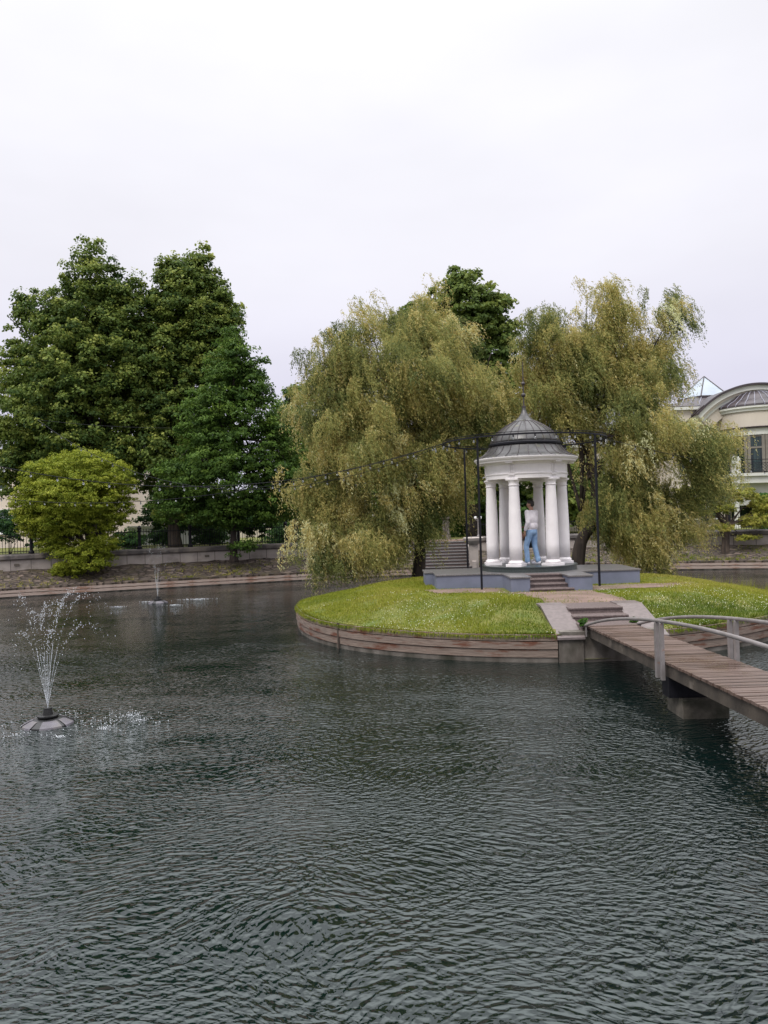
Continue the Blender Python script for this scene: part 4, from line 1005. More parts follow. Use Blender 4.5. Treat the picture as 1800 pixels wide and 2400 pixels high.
for i, (px, py, rx, ry, Yd, lab) in enumerate(((170, 1215, 90, 50, 50, 'dark bushy undergrowth behind the railing and the round willow'), (390, 1200, 60, 60, 50, 'dark undergrowth between the two linden trunks'), (490, 1210, 60, 55, 49.5, 'dark undergrowth right of the second linden trunk'), (610, 1210, 60, 55, 50, 'dark undergrowth right of the alder trunk'), (700, 1225, 50, 50, 48, 'dark undergrowth at the left rim of the big willow'))):
    LL = lobes3d([(px, py, rx, ry), (px + rx * .5, py + 15, rx * .6, ry * .6), (px - rx * .5, py + 20, rx * .6, ry * .5)], Yd); c = at(px, py, Yd)
    s = empty('tall_shrub', (c.x, c.y, 1.5), lab, 'shrub', 'tall shrubs far behind the left railing')
    trunk_mesh([([(c.x, c.y, 1.45), (c.x + .05, c.y, 2.0), tuple(c)], .05, .01), ([(c.x, c.y, 1.45), (c.x + .4, c.y, 2.2)], .03, .01)], 'stem', M['bark'], s)
    crown('foliage', LL, 9000, .35, .12, M['lf_shrub'], s, 40, seed=140 + i)
# hedge by the mansion
hb = empty('hedge', (26.5, 45.5, 1.55), 'trimmed dark green hedge below the mansion balcony at the right edge', 'hedge')
MB().box(22.0, 32, 45.0, 46.0, 1.5, 3.55).build('hedge_core', M['turf'], hb)
r_ = np.random.default_rng(5); k = 16000; P = np.stack([r_.uniform(21.9, 30, k), 44.95 + np.where(r_.uniform(size=k) < .7, r_.normal(0, .05, k), r_.uniform(0, 1, k)), r_.uniform(1.5, 3.62, k)], 1)
P[P[:, 1] > 45.1, 2] = 3.6 + r_.normal(0, .04, (P[:, 1] > 45.1).sum())
nn = unit(r_.normal(size=(k, 3)) * .6 + np.array([0, -1, .6])); t = unit(np.cross(nn, r_.normal(size=(k, 3)))); b = np.cross(nn, t); s = .05
np_mesh('leaves', np.stack([P - t * s, P + b * s * .7, P + t * s, P - b * s * .7], 1).reshape(-1, 3), 4, M['lf_hedge'], hb, .4 + r_.normal(0, .2, k))
# far trees that close the horizon behind the willows
for i, (px, py, rx, ry, Yd, lab, mt) in enumerate(((760, 1150, 100, 110, 55, 'dark tree far behind the left willow near the pale house', 'lf_alder'), (900, 1130, 110, 120, 56, 'dark tree far behind the middle of the left willow', 'lf_alder'), (1290, 1120, 70, 90, 49, 'green tree behind the gap between dome and right willow', 'lf_maple'), (1000, 1180, 75, 70, 50, 'dark tree beyond the top of the far stairs', 'lf_alder'), (1090, 1160, 65, 85, 51, 'dark tree behind the left pair of black ring poles', 'lf_alder'), (1185, 1140, 60, 80, 52, 'dark tree seen between the left gazebo columns', 'lf_alder'), (1370, 1150, 60, 80, 51, 'dark tree behind the forked trunk of the right willow', 'lf_alder'))):
    LL = lobes3d([(px, py, rx, ry), (px + 30, py + 60, rx * .9, ry * .6)], Yd); c = at(px, py, Yd)
    s = empty('background_tree', (c.x, c.y, 1.5), lab, 'tree', 'far trees behind the willows')
    trunk_mesh([([(c.x, c.y, 1.45), (c.x, c.y, 3), tuple(c)], .25, .03)] + branches_to((c.x, c.y, 1.5), LL, .2, 6, i, c), 'trunk', M['bark'], s)
    crown('crown', LL, 14000, .5, .17, M[mt], s, 50, seed=60 + i)

# ------------------------------------------------------------ grass & clover
r_ = np.random.default_rng(99)
def isl_pts(k):
    a = r_.uniform(0, 2 * np.pi, k); q_ = np.sqrt(r_.uniform(0, 1, k)); q_ = np.where(r_.uniform(size=k) < .06, r_.uniform(.985, 1, k), q_); r = (IR + .06 * np.sin(3 * a + 1) + .03 * np.sin(7 * a) + .02) * q_; return IC[0] + r * np.cos(a), IC[1] + r * np.sin(a), r
x, y, r = isl_pts(345000)
rim = IR + .06 * np.sin(3 * np.arctan2(y - IC[1], x - IC[0]) + 1) + .03 * np.sin(7 * np.arctan2(y - IC[1], x - IC[0])) + .02
# denser near the camera: drop some at the back
keep = ~(in_platform(x, y, .03) | in_stairs(x, y, .01) | (path_mask(x + r_.normal(0, .10, len(x)), y + r_.normal(0, .16, len(x))) & (r_.uniform(size=len(x)) > .08))) & ((y < 24) | (r_.uniform(size=len(x)) < .5))
keep &= (vnoise(x, y, 3.2, 21) < .22) | (r_.uniform(size=len(x)) < .45)
x, y, r, rim = x[keep], y[keep], r[keep], rim[keep]; k = len(x)
z = iz(x, y); n1 = vnoise(x, y, .9, 5); n2 = vnoise(x, y, 4, 6)
h = .034 * (1 + .5 * n2) * r_.uniform(.6, 1.5, k) + .02 * (n1 > .2)
edge = r > rim - .12
h = np.where(edge, h * 1.5, h)
h = np.where((x > 1.5) & (y < 17.6), h * 1.35, h)
dirv = unit(np.stack([r_.normal(size=k) + np.where(edge, (x - IC[0]) / IR * 2, 0), r_.normal(size=k) + np.where(edge, (y - IC[1]) / IR * 2, 0), np.zeros(k)], 1))
side = np.stack([-dirv[:, 1], dirv[:, 0], np.zeros(k)], 1); wd = .0065 * r_.uniform(.7, 1.4, k)
P0 = np.stack([x, y, z - .005], 1); tip = P0 + dirv * (h * r_.uniform(.2, 1.1, k))[:, None]; tip[:, 2] += h
over = r > rim - .06
rad_ = np.stack([(x - IC[0]) / r, (y - IC[1]) / r, 0 * r], 1); P0[over] += rad_[over] * .02; tip[over] = P0[over] + rad_[over] * (.05 * r_.uniform(0, 1, over.sum()))[:, None] + np.stack([0 * x[over], 0 * x[over], r_.uniform(-.10, .05, over.sum())], 1)
V = np.stack([P0 - side * wd[:, None], P0 + side * wd[:, None], tip], 1).reshape(-1, 3)
v = .54 + .26 * n1 + .17 * n2 + r_.normal(0, .15, k) - .26 * sstep((x - 1.0) / 2.5) * sstep((19 - y) / 1.5) + .15 * sstep((y - 18.5) / 3) * (x > 6)
v = v + .12 * np.exp(-((np.hypot(x - GC[0], y - GC[1]) - 4.2) / .6) ** 2)
tag(np_mesh('grass', V, 3, M['lf_grass'], None, v), 'short yellow-green lawn grass covering the round island', 'grass', kind='stuff')
# clover flowers
x, y, r = isl_pts(24000); n1 = vnoise(x, y, 1.2, 8); keep = (n1 > -.05) & (r_.uniform(size=len(x)) < .22 + .35 * n1) & (y < 20.3) & ~(in_platform(x, y, .2) | in_stairs(x, y, .02) | path_mask(x, y))
x, y = x[keep], y[keep]; z = iz(x, y) + r_.uniform(.035, .06, len(x)); c = np.stack([x, y, z], 1); s = .0075 * r_.uniform(.6, 1.4, len(x))[:, None]
O = [np.array(q, float) for q in ((1, 0, 0), (0, 1, 0), (-1, 0, 0), (0, -1, 0))]; T_ = np.array((0, 0, 1.)); tri = []
for a_ in range(4):
    for pole in (T_, -T_):
        tri.append(np.stack([c + O[a_] * s, c + O[(a_ + 1) % 4] * s, c + pole * s], 1))
tag(np_mesh('clover_flowers', np.concatenate(tri).reshape(-1, 3), 3, M['clover']), 'scattered small white clover flowers in the island lawn', 'clover', kind='stuff')
# weeds on stone banks (tufts)
def bank_weeds(ids, n, seed, lab, name='bank_weeds', olo=.2, ohi=2.3, vbase=.45):
    r = np.random.default_rng(seed); ii = r.choice(ids, n); o = olo + (ohi - olo) * r.uniform(0, 1, n) ** 1.6
    px = np.array([POND[i][0] for i in ii]); py = np.array([POND[i][1] for i in ii]); nx = np.array([PN[i][0] for i in ii]); ny = np.array([PN[i][1] for i in ii])
    tx, ty = -ny, nx; j = r.uniform(-.8, .8, n); x = px + nx * o + tx * j; y = py + ny * o + ty * j
    msk = vnoise(x, y, 1.3, seed) > -.1; x, y, o = x[msk], y[msk], o[msk]; n = len(x)
    z = np.interp(o, [.25, .9, 1.7, 2.6], [.42, .58, .80, 1.05])
    # tufts of 8 blades
    x = np.repeat(x, 8) + r.normal(0, .05, n * 8); y = np.repeat(y, 8) + r.normal(0, .05, n * 8); z = np.repeat(z, 8); k = n * 8
    h = r.uniform(.04, .16, k); d = unit(np.stack([r.normal(size=k), r.normal(size=k), np.zeros(k)], 1)); s_ = np.stack([-d[:, 1], d[:, 0], 0 * z], 1) * .012
    P0 = np.stack([x, y, z], 1); tip = P0 + d * (h * .7)[:, None]; tip[:, 2] += h
    return tag(np_mesh(name, np.stack([P0 - s_, P0 + s_, tip], 1).reshape(-1, 3), 3, M['lf_grass'], None, vbase + np.repeat(r.normal(0, .25, n), 8)), lab, 'weeds', kind='stuff')
bank_weeds([i for i in right_ids if POND[i][0] > 3], 1400, 3, 'sparse green weeds between the stones of the right bank')
bank_weeds(left_ids, 900, 4, 'dry yellowish weeds between the stones of the left bank', vbase=.8)

# tall thin weeds along island right rim
r_ = np.random.default_rng(17); k = 260; a = r_.uniform(-.35, .75, k); x = IC[0] + (IR - .1) * np.cos(a); y = IC[1] + (IR - .1) * np.sin(a); z = iz(x, y); h = r_.uniform(.12, .38, k); q = unit(np.stack([np.cos(a), np.sin(a), 0 * a], 1)); s_ = np.array([1, 0, 0]) * .005
P0 = np.stack([x, y, z], 1); tip = P0 + q * .06; tip[:, 2] += h
tag(np_mesh('rim_weeds', np.stack([P0 - s_, P0 + s_, tip], 1).reshape(-1, 3), 3, M['lf_grass'], None, np.full(k, .7)), 'thin upright weed stalks along the right rim of the island', 'weeds', kind='stuff')
# weeds flanking the bridge head
for i, (X0, Y0, lab) in enumerate(((3.9, 15.32, 'leafy green weed growing at the left rail foot of the bridge'), (5.0, 15.55, 'small green weed at the right end of the bridge head'))):
    s = empty('weed_plant', (X0, Y0, .66), lab, 'plant', 'weeds at the bridge head')
    trunk_mesh([([(X0, Y0, .6), (X0 - .01, Y0, .72)], .008, .004)], 'stem', M['lf_hedge'], s)
    crown('foliage', np.array([(X0, Y0 + .03, .74, .11 - .03 * i, .09, .10 - .03 * i)]), 420, .035, .035, M['lf_hedge'], s, 20, seed=80 + i)

# ------------------------------------------------------------ fountains
def octas(c, s):
    tri = []
    for a_ in range(4):
        for pole in (T_, -T_):
            tri.append(np.stack([c + O[a_] * s, c + O[(a_ + 1) % 4] * s, c + pole * s * 1.3], 1))
    return np.concatenate(tri).reshape(-1, 3)
def fountain(c, h, label, seed, njet=12, dens=170, size=1.0, foam=True, wind=.5):
    r = np.random.default_rng(seed); x0, y0 = c
    root = empty('floating_fountain', (x0, y0, 0), label, 'fountain', 'floating fountains in the pond')
    # float: faceted ring with dark openings
    fl = MB().lathe([(.37, -.02), (.36, .02), (.26, .07), (.16, .10), (.13, .10)], c, 12, True, True).build('float', M['blackplastic'], root)
    for j_ in range(6):
        a_ = -2.62 + j_ * math.pi / 3; MB().lathe([(.374, .0), (.364, .024), (.262, .075), (.21, .088)], c, 6, False, False, a_ + .08, a_ + (.95 if j_ % 2 else .72)).build('float_panel', M['floatgrey'], root)
    MB().lathe([(.135, .10), (.16, .13), (.16, .145), (.11, .15)], c, 16).build('float_collar', M['blackplastic'], root)
    MB().lathe([(.075, .12), (.062, .24), (.064, .25), (.05, .25)], c, 16).build('nozzle', M['blackplastic'], root)
    g_ = 9.81
    for j in range(njet):
        a = 2 * math.pi * j / njet + r.uniform(-.12, .12); hj = h * r.uniform(.88, 1.03) if j % 4 else h * r.uniform(.65, .8)
        if j % 3 == 1: sp = .22
        else: sp = r.uniform(.55, 1.35)
        vz = math.sqrt(2 * g_ * (hj - .25)); T = 2 * vz / g_ * .82
        n = dens; t = r.uniform(0, 1, n) ** 1.0 * T
        # dwell near the top
        f = t / T
        x = x0 + math.cos(a) * sp * t + wind * t ** 2 * .9; y = y0 + math.sin(a) * sp * t * 1.0; z = .25 + vz * t - .5 * g_ * t * t
        sc = .003 + .07 * f ** 2
        P = np.stack([x, y, z], 1) + r.normal(size=(n, 3)) * sc[:, None]
        drop = (f > .55) & (r.uniform(size=n) < .25 + .55 * (f - .55) / .45)
        thin = (f < .35) & (r.uniform(size=n) < .3)
        P = P[~(drop | thin) & (P[:, 2] > .02)]
        s = (.0034 + .005 * r.uniform(0, 1, len(P)) ** 3) * size
        q = np_mesh('water_jet', octas(P, s[:, None]), 3, M['drop'], root)
        # thin solid core near the nozzle
        tt = np.linspace(0, T * .2, 10)
        MB().tube([(x0 + math.cos(a) * sp * u + wind * u * u * .9, y0 + math.sin(a) * sp * u, .25 + vz * u - .5 * g_ * u * u) for u in tt], [.0022] * 7 + [.002, .0015, .001], 5).build('jet_core', M['drop'], root)
    return root
FC1 = at(113, 1697, 11.7); FC2 = at(370, 1413, 29)
fountain((FC1.x, FC1.y), 1.95, 'near floating fountain throwing fine drops at the lower left', 5, size=1.0)
fountain((FC2.x, FC2.y), 2.2, 'small floating fountain far off before the left bank', 6, njet=7, dens=60, size=1.2, wind=.15)
# froth where drops land
def froth(c, patches, label, seed, s=1.0):
    r = np.random.default_rng(seed); Ps = []
    for dx, dy, rx, ry, n in patches:
        an = r.uniform(0, 2 * np.pi, n); rr = np.sqrt(r.uniform(0, 1, n)) * np.abs(r.normal(.7, .35, n)); Ps.append(np.stack([c[0] + dx + rx * rr * np.cos(an), c[1] + dy + ry * rr * np.sin(an), r.uniform(.0, .02, n)], 1))
    P = np.concatenate(Ps); tag(np_mesh('splash', octas(P, (.004 + .006 * r.uniform(0, 1, len(P)) ** 3)[:, None] * s), 3, M['drop']), label, 'splash', kind='stuff')
froth((FC1.x, FC1.y), [(1.15, .35, .22, .2, 70), (1.0, -.35, .16, .1, 60), (.5, -.75, .15, .1, 60), (-.2, -.55, .6, .4, 90), (.0, .45, .5, .5, 90), (1.0, .0, .9, .9, 170), (1.4, .05, .2, .12, 60), (-.7, -.3, .5, .5, 70)], 'white splashes on the water round the near fountain', 8)
froth((FC2.x, FC2.y), [(1.3, .9, .8, .2, 130), (.9, -1.0, .4, .15, 70), (-1.2, -1.0, .4, .15, 60), (-.6, .5, .4, .1, 40)], 'white splashes on the water round the far fountain', 9, 1.7)

# ------------------------------------------------------------ buildings
def window(parent, x0, x1, z0, z1, yf, frame, mull_v=1, mull_h=(.7,), sill=True, depth=.12):
    w_ = MB(); t = .07
    w_.box(x0, x1, yf - .05, yf + .05, z0, z0 + t); w_.box(x0, x1, yf - .05, yf + .05, z1 - t, z1)
    w_.box(x0, x0 + t, yf - .049, yf + .049, z0 + t, z1 - t); w_.box(x1 - t, x1, yf - .049, yf + .049, z0 + t, z1 - t)
    for k in range(mull_v):
        xm = x0 + (x1 - x0) * (k + 1) / (mull_v + 1); w_.box(xm - .04, xm + .04, yf - .045, yf + .045, z0 + t, z1 - t)
    for f in mull_h:
        zm = z0 + (z1 - z0) * f; w_.box(x0 + t, x1 - t, yf - .04, yf + .04, zm - .04, zm + .04)
    f_ = w_.build('window', frame, parent)
    MB().box(x0 + .02, x1 - .02, yf - .01, yf + .02, z0 + .02, z1 - .02).build('pane', M['pane'], f_)
    if sill: MB().box(x0 - .1, x1 + .1, yf - .16, yf + .04, z0 - .08, z0 - .003).build('sill', M['whiteframe'], f_)
    return f_
# left building
YB = 56.0
bl = empty('pale_house', (-30, YB, 1.5), 'pale pinkish two-storey house behind the trees at the left edge', 'building')
xe = at(330, 1200, YB).x
MB().box(-52, xe, YB, YB + 10, 1.4, 8.25).build('wall', M['cream'], bl)
MB().box(-52.2, xe + .2, YB - .3, YB + 10.2, 8.252, 8.55).build('cornice', M['cream'], bl)
MB().box(-52.1, xe + .1, YB - .12, YB - .002, 7.85, 7.98).build('string_course', M['cream'], bl)
MB().prism_x([(YB - .25, 8.553), (YB + 10, 8.553), (YB + 5, 10.4)], -52.1, xe + .15).build('roof', M['greyroof'], bl)
k = 0; xr = at(21, 1100, YB).x
while xr + k * 3.3 < xe - .4 or k == 0:
    for z0, z1 in ((5.75, 7.35), (2.6, 4.35)):
        x1 = xr + k * 3.3; window(bl, x1 - 1.9, x1, z0, z1, YB - .05, M['whiteframe'])
    k += 1
for kk in (1, 2):
    for z0, z1 in ((5.75, 7.35), (2.6, 4.35)): window(bl, xr - kk * 3.3 - 1.9, xr - kk * 3.3, z0, z1, YB - .05, M['whiteframe'])
# middle building
YM = 66.0
bm_ = empty('pale_house', (0, YM, 1.5), 'low pale house with a grey roof, seen in gaps behind the alder and left willow', 'building')
xa, xb = at(560, 1200, YM).x, at(1130, 1200, YM).x
MB().box(xa, xb, YM, YM + 9, 1.4, 5.6).build('wall', M['yellowwall'], bm_)
MB().prism_x([(YM - .4, 5.603), (YM + 9.4, 5.603), (YM + 4.5, 7.6)], xa - .3, xb + .3).build('roof', M['greyroof'], bm_)
k = 0
while xa + 1.2 + k * 3 + 1.3 < xb: window(bm_, xa + 1.2 + k * 3, xa + 2.5 + k * 3, 2.7, 4.6, YM - .05, M['whiteframe']); k += 1
# garden house / white wall piece
gh = empty('garden_pavilion', tuple(at(360, 1240, 52)), 'low white garden wall glimpsed behind the railing under the lindens', 'wall')
xa, xb = at(300, 1240, 52).x, at(560, 1240, 52).x
MB().box(xa, xb, 52, 52.3, 1.4, 2.75).build('wall_body', M['whiteframe'], gh); MB().box(xa - .05, xb + .05, 51.9, 52.4, 2.753, 2.85).build('coping', M['creamlight'], gh)

# mansion
YN = 52.0
mn = empty('mansion', (25, YN, 1.5), 'cream mansion with arched gable, dark bay dome, balcony and glass pyramid at the right edge', 'building')
XL = at(1575, 1100, YN).x
MB().box(XL, 34, YN, YN + 12, 1.4, 9.55).build('wall', M['yellowwall'], mn)
MB().box(XL - 9, XL - .002, YN + 2, YN + 12, 1.4, 7.4).build('side_wing', M['yellowwall'], mn)
MB().box(XL - 9.2, XL - .003, YN + 1.8, YN + 12, 7.403, 7.7).build('wing_cornice', M['creamlight'], mn)
for k in range(3): window(mn, XL - 8.2 + k * 2.8, XL - 6.9 + k * 2.8, 4.6, 6.6, YN + 1.95, M['taupe']); window(mn, XL - 8.2 + k * 2.8, XL - 6.9 + k * 2.8, 2.2, 3.8, YN + 1.95, M['taupe'])
MB().box(XL - .25, 34, YN - .25, YN + 12.2, 9.553, 9.75).build('cornice', M['creamlight'], mn)
rfm = MB().prism([(XL - .2, YN - .2), (34, YN - .2), (34, YN + 12), (XL - .2, YN + 12)], 9.753, 9.80)
n0 = len(rfm.v); rfm.add([(XL - .2, YN - .15, 9.803), (34, YN - .15, 9.803), (34, YN + 12, 9.803), (XL - .2, YN + 12, 9.803), (XL + 4, YN + 4, 11.3), (32, YN + 4, 11.3), (32, YN + 8, 11.3), (XL + 4, YN + 8, 11.3)], [(0, 1, 5, 4), (1, 2, 6, 5), (2, 3, 7, 6), (3, 0, 4, 7), (4, 5, 6, 7)])
mroof = rfm.build('roof', M['darkroof'], mn)
q = MB()
for k in range(22):
    x = XL + .1 + k * .6
    q.tube([(x, YN - .1, 9.84), (XL + 4 + (x - XL) * (28 / 34) * .75 if x > XL + 4 else x + 2.0, YN + 3.9, 11.33)], .03, 4)
q.build('roof_seams', M['greyroof'], mroof)
# arch gable
ax, az, aR = at(1774, 950, YN - .5).x, None, 5.6
ztop = at(1774, 899, YN - .5).z; az = ztop - aR
half = math.asin(4.25 / aR)
def arcband(r0, r1, y0, y1, name, material, parent=mn, h=half):
    q = MB(); n = 36
    for i in range(n + 1):
        a = -h + 2 * h * i / n; s_, c_ = math.sin(a), math.cos(a)
        q.v += [(ax + r0 * s_, y0, az + r0 * c_), (ax + r1 * s_, y0, az + r1 * c_), (ax + r1 * s_, y1, az + r1 * c_), (ax + r0 * s_, y1, az + r0 * c_)]
    for i in range(n):
        for k in range(4): q.f.append((i * 4 + k, i * 4 + (k + 1) % 4, i * 4 + 4 + (k + 1) % 4, i * 4 + 4 + k))
    q.f += [(0, 1, 2, 3), (n * 4, n * 4 + 1, n * 4 + 2, n * 4 + 3)]
    return q.build(name, material, parent)
arcband(aR - .14, aR, YN - 1.0, YN + 3, 'gable_roof', M['darkroof'])
arcband(aR - .45, aR - .142, YN - .85, YN + 2, 'gable_moulding', M['creamlight'])
arcband(aR - .62, aR - .452, YN - .7, YN + 2, 'gable_moulding', M['yellowwall'])
arcband(aR - .8, aR - .622, YN - .6, YN + 2, 'gable_moulding', M['creamlight'])
arcband(aR - 1.5, aR - .802, YN - .5, YN + 2, 'gable_field', M['yellowwall'])
# tympanum wall under arch down to cornice
q = MB(); n = 30; hh = math.acos((9.4 - az) / (aR - 1.0)); pts = [(ax + (aR - 1.0) * math.sin(-hh + 2 * hh * i / n), az + (aR - 1.0) * math.cos(-hh + 2 * hh * i / n)) for i in range(n + 1)]
q.v = [(x, YN - .3, z) for x, z in pts] + [(x, YN + 1, z) for x, z in pts]; m_ = len(pts)
q.f = [tuple(range(m_)), tuple(range(m_, 2 * m_))[::-1]] + [(i, i + 1, m_ + i + 1, m_ + i) for i in range(m_ - 1)]
q.build('gable_wall', M['yellowwall'], mn)
# bay: half cylinder
bx, by, bR = ax, YN, 2.35
bay = MB().lathe([(bR, 8.1), (bR, 9.25)], (bx, by - .2), 30, False, False, math.pi, 2 * math.pi).build('bay_wall', M['yellowwall'], mn)
MB().lathe([(bR + .1, 9.1), (bR + .12, 9.26), (bR + .22, 9.3), (bR + .22, 9.42), (bR - .1, 9.43)], (bx, by - .2), 30, False, False, math.pi, 2 * math.pi).build('bay_cornice', M['creamlight'], mn)
dpr = [(bR + .24, 9.435), (bR + .22, 9.55), (bR - .1, 9.75), (bR - .5, 9.95), (bR - .55, 10.0), (bR - .9, 10.28), (bR - 1.3, 10.48), (.4, 10.62), (0.01, 10.64)]
bd = MB().lathe(dpr, (bx, by - .2), 30, False, False, math.pi, 2 * math.pi).build('bay_dome', M['darkroof'], mn)
q = MB()
for k in range(15):
    a = math.pi + math.pi * k / 14; q.tube([(bx + (r + .01) * math.cos(a), by - .2 + (r + .01) * math.sin(a), z + .015) for r, z in dpr], .022, 4)
q.build('dome_seams', M['greyroof'], bd)
MB().lathe([(bR + .2, 7.98), (bR + .22, 8.06), (bR - .05, 8.098)], (bx, by - .2), 30, False, False, math.pi, 2 * math.pi).build('bay_flashing', M['darkroof'], mn)
MB().lathe([(bR + .02, 7.55), (bR + .04, 7.975)], (bx, by - .2), 30, False, False, math.pi, 2 * math.pi).build('bay_lintel', M['creamlight'], mn)
# bay windows, 7 facets
for k in range(7):
    a0 = math.pi + math.pi * k / 7; a1 = math.pi + math.pi * (k + 1) / 7; rr = bR - .08
    P0 = Vector((bx + rr * math.cos(a0), by - .2 + rr * math.sin(a0), 0)); P1 = Vector((bx + rr * math.cos(a1), by - .2 + rr * math.sin(a1), 0)); mid = (P0 + P1) / 2; t_ = (P1 - P0).normalized(); nn_ = Vector((t_.y, -t_.x, 0)); hw = (P1 - P0).length / 2
    q = MB()
    for s_ in (-1, 1): q.obox(mid + t_ * s_ * (hw - .09), t_, nn_, .09, .09, 5.0, 7.55)
    for z in (5.0, 6.68, 7.43): q.obox(mid, t_, nn_, hw - .181, .07, z, z + .11)
    wv = q.build('window', M['taupe'], mn)
    MB().obox(mid, t_, nn_, hw - .1, .02, 5.0, 7.5).build('pane', M['pane'], wv)
# balcony
yb0 = YN - 3.3; xb0 = at(1722, 1100, yb0).x
zf = at(1760, 1109, yb0).z
MB().box(xb0 - .15, 34, yb0 - .15, YN + .01, zf - .18, zf).build('balcony_slab', M['creamlight'], mn)
MB().box(xb0 - .02, 34, yb0, YN + .012, zf - .62, zf - .182).build('balcony_beam', M['creamlight'], mn)
MB().box(xb0 + .6, 34, yb0 + .7, YN - .05, 3.0, zf - .622).build('porch_lintel', M['creamlight'], mn)
MB().box(xb0 - .05, xb0 + .38, yb0 - .05, yb0 + .38, zf + .002, zf + 1.0).build('balcony_post', M['creamlight'], mn, bevel=.05)
MB().ball((xb0 + .165, yb0 + .165, zf + 1.0), .22, 14, 8, (1, 1, .6)).build('post_cap', M['creamlight'], mn, smooth=True)
q = MB(); x = xb0 + .4; zt = zf + .85
q.box(xb0 + .38, 33, yb0 + .14, yb0 + .18, zt, zt + .04); q.box(xb0 + .38, 33, yb0 + .14, yb0 + .18, zf + .06, zf + .09)
while x < 31:
    for s_ in (0, 1):
        xa_, xb_ = (x, x + .6) if s_ else (x + .6, x); q.tube([(xa_, yb0 + .16, zf + .08), (xb_, yb0 + .16, zt - .2)], .012, 4); 
        xa_, xb_ = (x + .2, x + .8) if s_ else (x + .8, x + .2); q.tube([(xa_, yb0 + .165, zf + .08), (xb_, yb0 + .165, zt - .2)], .012, 4)
    x += .4
q.box(xb0 + .38, 33, yb0 + .145, yb0 + .175, zt - .2, zt - .175)
q.build('balcony_railing', M['black'], mn)
for x in (xb0 + .15, xb0 + 4.2, xb0 + 8.2):
    MB().lathe([(.2, 1.5), (.2, 1.7), (.16, 1.75), (.15, 3.9), (.13, zf - .85), (.2, zf - .75), (.2, zf - .621)], (x, yb0 + .2), 16).build('balcony_column', M['creamlight'], mn)
MB().box(xb0 + 1.2, 33, YN - .04, YN - .002, 1.6, 4.2).build('ground_floor_glazing', M['pane'], mn)
for k, (px) in enumerate((1590, 1640)):
    xx = at(px, 1100, YN).x; window(mn, xx, xx + 1.1, 5.2, 7.2, YN - .04, M['taupe']); window(mn, xx, xx + 1.1, 2.2, 4.0, YN - .04, M['taupe'])
# glass pyramid
yp = YN + 4; ap = at(1650, 883, yp); zb_ = at(1650, 936, yp).z; pr_ = 1.95
MB().lathe([(pr_ - .15, 9.9), (pr_ - .15, zb_ - .15), (pr_ + .05, zb_ - .13), (pr_ + .05, zb_)], (ap.x, yp), 6, False, True).build('skylight_drum', M['darkroof'], mn)
sk = MB().lathe([(pr_, zb_ + .003), (.03, ap.z)], (ap.x, yp), 6, False, True).build('glass_pyramid', M['skyglass'], mn)
q = MB()
for k in range(6):
    a = 2 * math.pi * k / 6; a2 = a + 2 * math.pi / 6
    q.tube([(ap.x + pr_ * math.cos(a), yp + pr_ * math.sin(a), zb_ + .02), (ap.x, yp, ap.z + .02)], .045, 5)
    q.tube([(ap.x + pr_ * math.cos(a), yp + pr_ * math.sin(a), zb_ + .02), (ap.x + pr_ * math.cos(a2), yp + pr_ * math.sin(a2), zb_ + .02)], .04, 5)
q.build('skylight_bars', M['darkroof'], sk)

# twin-globe park lamp behind the wall
lp = at(1121, 1250, 43.5); lm = empty('park_lamp', (lp.x, lp.y, 1.57), 'twin-globe white park lamp on a slim pole behind the gazebo', 'lamp')
MB().lathe([(.09, 1.56), (.09, 1.75), (.04, 1.8), (.03, 2.7), (.0, 2.75)], (lp.x, lp.y), 10).build('pole', M['railgrey'], lm)
for s_ in (-1, 1):
    MB().tube([(lp.x, lp.y, 2.6), (lp.x + s_ * .1, lp.y, 2.6), (lp.x + s_ * .13, lp.y, 2.7)], .018, 6).build('lamp_arm', M['railgrey'], lm)
    MB().ball((lp.x + s_ * .13, lp.y, 2.76), .09, 14, 10).build('globe', M['globe'], lm, smooth=True)

# ------------------------------------------------------------ people
def blob(name, parts, material, parent, voxel=.008, smooth_it=6):
    bm = bmesh.new()
    for p in parts:
        if p[0] == 'c':
            _, a, ra, b, rb = p[:5]; fl = p[5] if len(p) > 5 else 1.0
            a, b = Vector(a), Vector(b); d = b - a; q = d.to_track_quat('Z', 'Y').to_matrix().to_4x4(); q.translation = (a + b) / 2
            bmesh.ops.create_cone(bm, cap_ends=True, segments=16, radius1=ra, radius2=rb, depth=d.length, matrix=q)
            for c, r in ((a, ra), (b, rb)):
                bmesh.ops.create_uvsphere(bm, u_segments=14, v_segments=9, radius=r * 1.0, matrix=Matrix.Translation(c))
        else:
            _, c, rr = p[:3]; rot = p[3] if len(p) > 3 else Matrix.Identity(4)
            bmesh.ops.create_uvsphere(bm, u_segments=20, v_segments=14, radius=1.0, matrix=Matrix.Translation(c) @ rot @ Matrix.Diagonal((*rr, 1)))
    me = bpy.data.meshes.new(name); bm.to_mesh(me); bm.free()
    tmp = bpy.data.objects.new('tmp', me); col.objects.link(tmp)
    rm = tmp.modifiers.new('r', 'REMESH'); rm.mode = 'VOXEL'; rm.voxel_size = voxel
    sm = tmp.modifiers.new('s', 'SMOOTH'); sm.iterations = smooth_it; sm.factor = .5
    dg = bpy.context.evaluated_depsgraph_get(); dg.update()
    m2 = bpy.data.meshes.new_from_object(tmp.evaluated_get(dg)); m2.name = name
    bpy.data.objects.remove(tmp); bpy.data.meshes.remove(me)
    m2.materials.clear()
    o = bpy.data.objects.new(name, m2); m2.materials.append(material); col.objects.link(o); m2.polygons.foreach_set('use_smooth', [True] * len(m2.polygons))
    if parent: o.parent = parent
    return o

